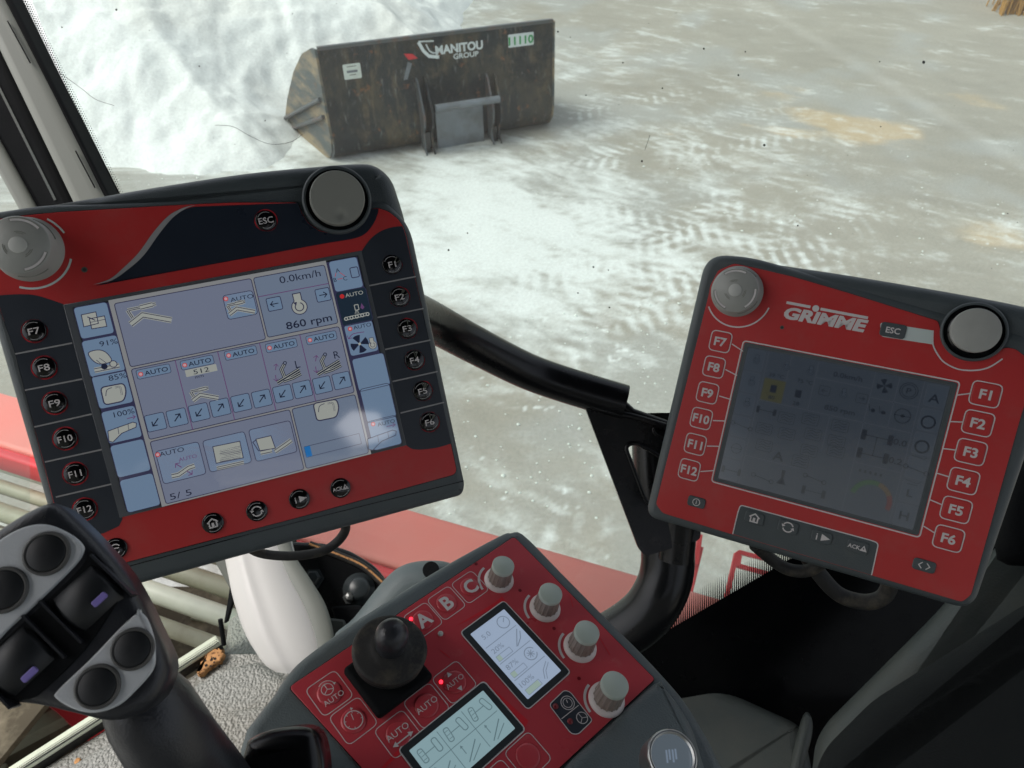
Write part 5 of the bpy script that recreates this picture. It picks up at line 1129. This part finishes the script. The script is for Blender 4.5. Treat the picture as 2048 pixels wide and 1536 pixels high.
# make the matrix exactly orthonormal
q_ = Matrix(CR).to_quaternion().to_matrix(); kf_ = Frame([[q_[i][j] for j in range(3)] for i in range(3)], CT)
cs = thing('armrest_console', kf_, 'dark padded armrest console with red keypad plate, four grey knobs and a stubby joystick', 'control console')
def K(*a, z=0.): return kf_.P(list(a), z)
b = MB()
body = smooth(K((1022, 1058), (1050, 1062), (1124, 1136), (1208, 1221), (1276, 1288), (1330, 1345), (1374, 1396), (1407, 1448), (1440, 1510), (1480, 1640), (1300, 1800), (900, 1800), (560, 1640), (480, 1490), (545, 1385), (574, 1342), (609, 1307), (696, 1244), (784, 1188), (900, 1118), (1000, 1064), z=-.002), 3)
b.prism(body, -.05, -.002, .010, 'shell_soft', 7); 
# padded bulge around and below the plate
bul = smooth(K((1312, 1362), (1335, 1375), (1372, 1425), (1400, 1490), (1420, 1640), (1240, 1760), (1120, 1620), (1120, 1545), (1210, 1455), z=.004), 4)
b.prism(bul, -.02, .006, .009, 'shell_soft', 8)
b.build('body', cs)
b = MB(); PL = rounded(K((1028, 1073), (1310, 1358), (1060, 1590), (900, 1730), (578, 1374)), [.004, .003, 0, 0, .004])
b.stroke(PL, .0012, -.0006, 'gloss_black', True); b.prism(PL, -.003, 0, .0003, 'console_red', 2)
# narrow foil window edges and slots
for pts in (((910, 1253), (990, 1205), (1004, 1193), (1014, 1205)), ((961, 1369), (972, 1364), (1057, 1442), (1049, 1457))): b.poly(K(*pts), D, 'ring_red')
b.poly(K((740, 1560), (770, 1536), (808, 1500), (800, 1495)), D, 'ring_red')
def arc_mark(px): c = kf_.p(*px); b.ring((c[0]-.001, c[1]), .0175, .0022, D, 'print_white', math.radians(95), math.radians(175), n=14)
KN = [(998, 1160), (1090, 1216), (1160, 1294), (1213, 1399)]
for p in KN: arc_mark(p)
for p in ((952, 1128), (1040, 1181), (1108, 1257), (1158, 1357)): b.disc(kf_.p(*p), .0016, D, 'led_dark_red', 12)
for P_ in ([(1196, 1270), (1214, 1300), (1220, 1310)], [(1140, 1190), (1146, 1214)], [(700, 1350), (712, 1356)], [(880, 1300), (900, 1316)]): b.stroke(kf_.P(P_), .0009, D, 'ring_red')
b.build('face_plate', cs)
b = MB(); b.lathe([(.0022, 0), (.0022, .0012), (.0012, .0018), (0, .0018)], kf_.p(881, 1268), 'knob_light', n=16); b.build('light_sensor', cs)
mat('led_red', (255, 30, 50), .3, .5, emit=(255, 40, 60), es=2.2)
def mkey(px, txt=None, s=.0235, icon=None, led=None, lab='', h=.0075, bold=.03, off=(0, 0)):
    c = kf_.p(*px); b = MB(); b.rline(c, s, s, .0035, .0006, D, 'print_white'); b.lathe([(s*.36, 0), (s*.355, .0006), (s*.30, .0009), (0, .0009)], c, 'console_red', n=28)
    z = .0011
    if txt: b.text(txt, (c[0]+off[0], c[1]+off[1]), h, z, 'print_white', bold=bold)
    if icon: icon(b, c, z)
    o = b.build('key', cs, label=lab)
    if led: b = MB(); b.lathe([(.0016, 0), (.0014, .0008), (0, .001)], kf_.p(*led), 'led_red', n=12); b.build('indicator_light', o)
mkey((846, 1240), 'A', .0245, h=.0125, led=(822, 1238), lab='key marked A with a red light'); mkey((893, 1206), 'B', .0245, h=.0125, lab='key marked B'); mkey((940, 1174), 'C', .0245, h=.0125, lab='key marked C')
def arr(b, c, dx, dy, z, k=.0022, m='print_white'):
    l = math.hypot(dx, dy); ux, uy = dx/l, dy/l; e = (c[0]+dx, c[1]+dy); b.poly([(e[0]+ux*k, e[1]+uy*k), (e[0]-uy*k*.8-ux*k*.4, e[1]+ux*k*.8-uy*k*.4), (e[0]+uy*k*.8-ux*k*.4, e[1]-ux*k*.8-uy*k*.4)], z, m)
def ic_lr(b, c, z): b.stroke([(c[0]-.006, c[1]-.0055), (c[0]+.006, c[1]-.0055)], .001, z, 'print_white'); arr(b, (c[0], c[1]-.0055), .0065, 0, z+D, .0028); arr(b, (c[0], c[1]-.0055), -.0065, 0, z+D, .0028)
def ic_ud(b, c, z): arr(b, c, 0, .0068, z, .0028); arr(b, c, 0, -.0068, z, .0028)
def ic_sw(b, c, z):
    c = (c[0], c[1]+.003); b.ring(c, .0045, .0006, z, 'print_white', n=22)
    for k in range(3): a = PI/2+k*2*PI/3; b.stroke([c, (c[0]+.0042*math.cos(a), c[1]+.0042*math.sin(a))], .0006, z, 'print_white')
    b.ring(c, .0068, .0005, z, 'print_white', .3, 2.2, n=12); arr(b, c, .0066, .0008, z+D, .0015)
def ic_gauge(b, c, z):
    b.ring(c, .0068, .0007, z, 'print_white', n=26); b.stroke([c, (c[0]+.0012, c[1]+.005)], .0006, z, 'print_white')
    for k in range(7): a = k*PI/4-.4; b.stroke([(c[0]+.0052*math.cos(a), c[1]+.0052*math.sin(a)), (c[0]+.0066*math.cos(a), c[1]+.0066*math.sin(a))], .0005, z, 'print_white')
    arr(b, (c[0]+.004, c[1]+.0085), -.0005, -.0005, z, .0015)
mkey((853, 1411), 'AUTO', .0262, h=.0050, bold=.0, lab='key marked AUTO'); mkey((797, 1468), 'AUTO', .0262, icon=ic_lr, h=.0050, bold=0., off=(0, .0015), lab='key marked AUTO with a double sideways arrow')
mkey((909, 1364), 'AUTO', .0262, icon=ic_ud, h=.0044, bold=0., led=(882, 1364), lab='key marked AUTO with up and down arrows and a red light')
mkey((659, 1386), 'AUTO', .0262, icon=ic_sw, h=.0044, bold=0., off=(0, -.0055), lab='key marked AUTO with steering wheel symbol'); mkey((707, 1441), None, .0262, icon=ic_gauge, lab='key with round gauge symbol')
mkey((1056, 1512), None, .0262, lab='blank key'); mkey((1000, 1570), None, .0262, lab='blank key at the frame edge')
# display with dark frame
em('mono_bg', (188, 208, 236), .85, .2); em('mono_bg_green', (166, 200, 208), .85, .2); em('mono_ink', (136, 152, 172), .9, .2); em('mono_ink_green', (120, 150, 158), .8, .2); em('mono_bar', (176, 200, 190), .9, .2)
LH = .0826; LW = .05
b = MB(); P = rounded([(-LW/2, -LH/2), (LW/2, -LH/2), (LW/2, LH/2), (-LW/2, LH/2)], .0035); b.stroke(P, .0012, 2*D, 'print_white', True); b.prism(P, -.001, 2*D, .0002, 'bezel_dark', 1); o1 = b.build('display_frame', cs)
b = MB(); x0, x1, y0, y1 = -.0195, .0195, -.0355, .0350; z = 3*D
b.poly(rounded([(x0, y0), (x1, y0), (x1, y1), (x0, y1)], .001), z, 'mono_bg'); z += D/2; H4 = (y1-y0)/4
for k in range(4):
    yc = y1-H4*(k+.5)
    if k: b.stroke([(x0+.002, y1-H4*k), (x1-.002, y1-H4*k)], .0006, z, 'mono_ink')
    b.text(['5.0', '20%', '87%', '100%'][k], (x0+.010, yc+(.003 if k else 0)), .0046, z, 'mono_ink', sx=1.15)
    if k: b.rline((x0+.011, yc-.0045), .015, .0048, .0002, .0005, z, 'mono_ink'); wb = [0, .004, .0045, .014][k]; b.poly([(x0+.0035, yc-.0068), (x0+.0035+wb, yc-.0068), (x0+.0035+wb, yc-.0022), (x0+.0035, yc-.0022)], z, 'mono_bar')
c = (x1-.009, y1-H4*.5); b.ring(c, .0055, .0008, z, 'mono_ink', n=22); b.stroke([c, (c[0]+.003, c[1]+.003)], .0007, z, 'mono_ink')
c = (x1-.010, y1-H4*1.5); b.stroke([(c[0]-.005, c[1]-.006), (c[0]+.006, c[1]+.006)], .0008, z, 'mono_ink'); b.stroke([(c[0]-.004, c[1]-.006), (c[0]+.003, c[1]-.002), (c[0]+.007, c[1]+.003)], .0008, z, 'mono_ink')
c = (x1-.010, y1-H4*2.5); b.ring(c, .0055, .0008, z, 'mono_ink', .4, 5.9, n=20)
for k in range(4): a = k*PI/4; b.stroke([(c[0]-.0035*math.cos(a), c[1]-.0035*math.sin(a)), (c[0]+.0035*math.cos(a), c[1]+.0035*math.sin(a))], .0007, z, 'mono_ink')
c = (x1-.010, y1-H4*3.5); b.stroke([(c[0]-.005, c[1]-.006), (c[0]-.001, c[1]), (c[0]+.006, c[1]+.004)], .0028, z, 'mono_ink'); b.stroke([(c[0]-.005, c[1]-.006), (c[0]-.001, c[1]), (c[0]+.006, c[1]+.004)], .0016, z+D/2, 'mono_bg')
b.build('display', cs, label='upright lit white display')
# second display lies crosswise
c0 = kf_.p(961, 1369); c1 = kf_.p(1049, 1457); x1 = (c0[0]+c1[0])/2+.002; y1 = c0[1]+.0005; y0 = c1[1]-.001; x0 = x1-LH*1.02; hh = y1-y0
b = MB(); P = rounded([(x0, y0), (x1, y0), (x1, y1), (x0, y1)], .0035); b.stroke(P, .0012, 2*D, 'print_white', True); b.prism(P, -.001, 2*D, .0002, 'bezel_dark', 1); b.build('display_frame', cs)
b = MB(); z = 3*D; a0, a1, b0, b1 = x0+.0055, x1-.0058, y0+.0055, y1-.0055; b.poly(rounded([(a0, b0), (a1, b0), (a1, b1), (a0, b1)], .001), z, 'mono_bg_green'); z += D/2; WW = a1-a0; HH = b1-b0; mi_ = 'mono_ink_green'
for k in (1, 2): b.stroke([(a0+WW*k/3, b0+.002), (a0+WW*k/3, b1-.002)], .0006, z, mi_)
b.stroke([(a0+.002, b0+HH*.5), (a1-.002, b0+HH*.5)], .0006, z, mi_)
for k in range(3):
    c = (a0+WW*(k+.5)/3, b0+HH*.75); b.rline((c[0]-.0065, c[1]), .0042, .0110, .0015, .0008, z, mi_, rot=-.1*k); b.rline((c[0]+.0065, c[1]), .0042, .0110, .0015, .0008, z, mi_, rot=.1*k); b.stroke([(c[0]-.0045, c[1]), (c[0]+.0045, c[1])], .0007, z, mi_)
    for q in (-.003, 0, .003): b.stroke([(c[0]-.008, c[1]+q), (c[0]-.005, c[1]+q)], .0005, z, mi_)
    c = (a0+WW*(k+.5)/3, b0+HH*.25); b.stroke([(c[0]-.007, c[1]-.006), (c[0]+.007, c[1]+.004)], .0009, z, mi_); b.stroke([(c[0]-.004, c[1]-.007), (c[0]+.008, c[1]-.001)], .0007, z, mi_); b.stroke([(c[0]-.005, c[1]), (c[0]-.005, c[1]+.006)], .0007, z, mi_); arr(b, (c[0]-.005, c[1]), 0, .006, z, .0016, mi_)
b.build('display', cs, label='crosswise lit greenish display at the bottom edge')
# grey pad with two red lights
b = MB(); P = rounded(K((1098, 1410), (1128, 1381), (1140, 1384), (1184, 1440), (1180, 1446), (1156, 1469), (1142, 1468)), .003); b.poly(P, D, 'key_black'); b.stroke(P, .0007, 2*D, 'print_white', True); b.stroke(K((1123, 1438), (1157, 1411)), .0006, 2*D, 'print_white')
c = kf_.p(1135, 1406); b.ring(c, .0055, .0006, 2*D, 'print_white', n=22); b.ring(c, .0038, .0005, 2*D, 'print_white', n=18); b.stroke([c, (c[0]+.001, c[1]+.0025)], .0006, 2*D, 'print_white')
c = kf_.p(1164, 1436); b.ring(c, .0045, .0006, 2*D, 'print_white', n=22)
for k in range(3): a = PI/2+k*2*PI/3; b.stroke([c, (c[0]+.0042*math.cos(a), c[1]+.0042*math.sin(a))], .0005, 2*D, 'print_white')
o = b.build('status_pad', cs)
for p in ((1111, 1413), (1140, 1443)): b = MB(); b.lathe([(.0024, D), (.0022, .001), (0, .0013)], kf_.p(*p), 'led_dark_red', n=14); b.build('indicator_light', o)
# four knobs: build one, copy with its skirt
def rib(a, h): return 1+.030*(1 if math.sin(a*16) > .25 else -.6)*(1 if h < .0205 else 0)
b = MB(); b.lathe([(.0104, .002), (.0100, .008), (.0094, .0195)], (0, 0), 'knob_side', n=128, fn=rib, sm=False); b.lathe([(.0098, .0195), (.0098, .0228), (.0092, .0236), (0, .0238)], (0, 0), 'knob_cap', n=48); b.lathe([(.0092, .019), (.0098, .0195)], (0, 0), 'knob_side', n=48)
kb0 = b.build('knob', cs, label='ribbed grey knob at the top corner of the plate'); b = MB(); b.lathe([(.0134, 0), (.0132, .0012), (.0112, .0034), (.0100, .0036)], (0, 0), 'knob_skirt', n=48); sk0 = b.build('knob_skirt', kb0)
labs = ['', 'second ribbed grey knob from the top corner', 'third ribbed grey knob from the top corner', 'ribbed grey knob nearest the camera']
for i, p in enumerate(KN):
    k_ = kb0 if i == 0 else kb0.copy()
    if i: COL.objects.link(k_); k_.parent = cs; s2 = sk0.copy(); COL.objects.link(s2); s2.parent = k_; k_['label'] = labs[i]
    c = kf_.p(*p); k_.location = (c[0], c[1], 0); k_.rotation_euler = (0, 0, i*.7); sc_ = [1.0, 1.04, 1.08, 1.13][i]; k_.scale = (sc_, sc_, sc_)
# stubby joystick: square plate, rubber boot, ball
c = kf_.p(776, 1350); b = MB()
b.prism(b.rr(kf_.p(777, 1346, .006), .0520, .0480, .003), 0, .0085, .0030, 'rubber', 4); js = b.build('joystick', cs)
cc = kf_.p(779, 1303, .016); b = MB(); b.lathe([(.0215, .0085), (.0275, .0105), (.0285, .0130), (.0272, .0142), (.0286, .0158), (.0292, .0190), (.0284, .0208), (.0262, .0216), (.0190, .0224), (.0145, .0240), (.0118, .0256)], cc, 'rubber_dusty', n=56); b.build('rubber_boot', js)
b = MB(); b.lathe([(.0112, .0225), (.0114, .0270), (.0122, .0330), (.0128, .0385), (.0122, .0440), (.0102, .0485), (.0062, .0515), (0, .0528)], cc, 'stick_shell', n=48); b.build('ball_grip', js)
# chrome ringed round gauge on the padded corner
gd = frame_at(1345, 1512, .50, (.12, .62, .78)); Mg = kf_.M.inverted() @ gd.M
gauge = bpy.data.objects.new('round_dial', None)
b = MB(); b.lathe([(.0175, -.022), (.0175, -.003), (.0172, .0), (.0160, .0015), (.0148, .0012), (.0142, -.0015)], (0, 0), 'steel', n=48); b.v = [tuple(Mg @ Vector(v)) for v in b.v]; gd_o = b.build('ring_button', cs)
em('dial_face', (130, 144, 156), .55, .12); b = MB(); b.lathe([(.0144, -.0012), (.010, -.0004), (0, .0)], (0, 0), 'dial_face', n=40)
for k in range(4): b.rrect((-.004+.0022*k, .001*(k % 2)), .0012, .008-.0015*(k % 2), .0002, .0003, 'mono_ink', rot=-.1)
b.v = [tuple(Mg @ Vector(v)) for v in b.v]; b.build('button_face', gd_o)

# ================================================================ big joystick at the left
jf = frame_at(110, 1260, .37, (.18, .28, .94))
jb = thing('drive_joystick', jf, 'large black multi function joystick with round buttons and two thumb rollers at the lower left', 'joystick')
def J(*a, z=0.): return jf.P(list(a), z)
b = MB()
head = smooth(J((-120, 1130), (-20, 1062), (40, 1024), (85, 1004), (112, 1008), (148, 1040), (192, 1085), (243, 1145), (278, 1205), (305, 1262), (328, 1312), (332, 1350), (315, 1395), (280, 1428), (215, 1446), (140, 1430), (60, 1412), (-20, 1404), (-160, 1380)), 4)
b.prism(head, -.034, .000, .0085, 'stick_shell', 8); b.build('head', jb)
# grip shaft: swept, tapering ovals going down and away
b = MB(); path = [(252, 1345, .408, 48), (300, 1420, .40, 66), (350, 1500, .425, 68), (400, 1580, .45, 74), (450, 1680, .48, 84), (500, 1800, .52, 96)]
P = [jf.M.inverted() @ pw(x, y, d) for x, y, d, r in path]; rr_ = [r*d/F*1.28 for x, y, d, r in path]
P = [jf.M.inverted() @ pw(225, 1290, .412)]+P; rr_ = [.010]+rr_
b.tube(P, rr_, 'panel_dark' if False else 'stick_shell', n=32); b.build('grip', jb)
# two grey key plates
b = MB(); P = smooth(J((-120, 1150), (-40, 1105), (20, 1066), (62, 1050), (100, 1050), (140, 1068), (163, 1088), (166, 1104), (150, 1130), (90, 1190), (20, 1255), (-40, 1310), (-140, 1340), z=.0015), 4); b.prism(P, -.002, .0016, .0012, 'stick_plate', 4)
P = smooth(J((-130, 1130), (-60, 1085), (20, 1046), (75, 1034), (120, 1040), (170, 1072), (190, 1100), z=.0008), 4, False); b.stroke(P, .0012, .0013, 'lavender') if False else None
p1 = b.build('key_plate', jb, label='upper grey key plate')
b = MB(); P = smooth(J((280, 1224), (294, 1240), (306, 1275), (309, 1302), (305, 1340), (270, 1382), (235, 1412), (190, 1426), (150, 1420), (112, 1398), (115, 1380), (180, 1318), (240, 1255), (278, 1222), z=.0015), 4); b.prism(P, -.002, .0016, .0012, 'stick_plate', 4); p2 = b.build('key_plate', jb, label='lower grey key plate')
for (x, y, r, par) in ((94, 1107, 42, p1), (8, 1180, 43, p1), (266, 1298, 39, p2), (196, 1373, 40, p2)):
    c = jf.p(x, y, .0016); k = r*.37/F; b = MB(); b.lathe([(k*1.07, .0016), (k*1.05, .0030), (k*.93, .0034), (k*.86, .0022)], c, 'stick_rim', n=44); b.lathe([(k*.88, .0016), (k*.88, .0030), (k*.82, .0036), (0, .0030)], c, 'stick_button', n=44); b.build('button', par)
# roller bays: dark recess band across the head with two ribbed rollers
b = MB(); P = smooth(J((180, 1100), (210, 1130), (226, 1168), (238, 1196), (222, 1224), (170, 1300), (100, 1370), (60, 1398), (0, 1395), (-110, 1370), (-130, 1340), (-40, 1318), (40, 1250), (110, 1185), (165, 1130), z=.0004), 3); b.prism(P, -.001, .0005, .0004, 'rubber', 2); b.build('roller_bay', jb)
for (px, mk) in (((174, 1196), (199, 1199)), ((35, 1322), (59, 1349))):
    c = jf.p(*px, .002); e = Vector((.72, .69, 0)); e = Vector((jf.p(250, 1130)[0]-jf.p(185, 1190)[0], jf.p(250, 1130)[1]-jf.p(185, 1190)[1], 0)).normalized()
    a = Vector((c[0], c[1], -.0105)); b = MB(); L0 = a-e*.0115; L1 = a+e*.0115; b.tube([L0-e*.0015, L0, L0+e*.0005, L1-e*.0005, L1, L1+e*.0015], [.0130, .0152, .0160, .0160, .0152, .0130], 'stick_button', n=40)
    rl = b.build('thumb_roller', jb); b = MB(); m = jf.p(*mk, .0055); nv = Vector((-e.y, e.x, 0)); rot = math.atan2(e.y, e.x)
    b.prism(b.rr(m, .0078, .0034, .0008, rot), .0045, .0062, .0004, 'lavender', 2); b.build('marker', rl)
    sd_ = Vector((e.y, -e.x, 0)); b = MB()
    for s_ in (-1, 1):
        w = a+e*s_*.0152; b.box((w.x, w.y, -.002), (.0012, .030, .012), 'stick_shell', Matrix.Rotation(rot, 3, 'Z'))
    b.build('roller_guard', jb)
# glossy lever head at the bottom beside the console
lv = frame_at(560, 1530, .47, (-.05, .35, .93)); b = MB()
P = smooth(lv.P([(480, 1500), (492, 1478), (540, 1460), (590, 1455), (620, 1465), (634, 1500), (640, 1560), (640, 1660), (500, 1680), (470, 1560)]), 4); b.prism(P, -.04, 0, .012, 'gloss_lever' if 'gloss_lever' in MATS else 'paint_black', 8)
o = b.build('lever_head', None, (0, 0, 0)); o.matrix_world = lv.M; tag(o, 'glossy black rounded lever head at the bottom edge left of the console', 'lever')
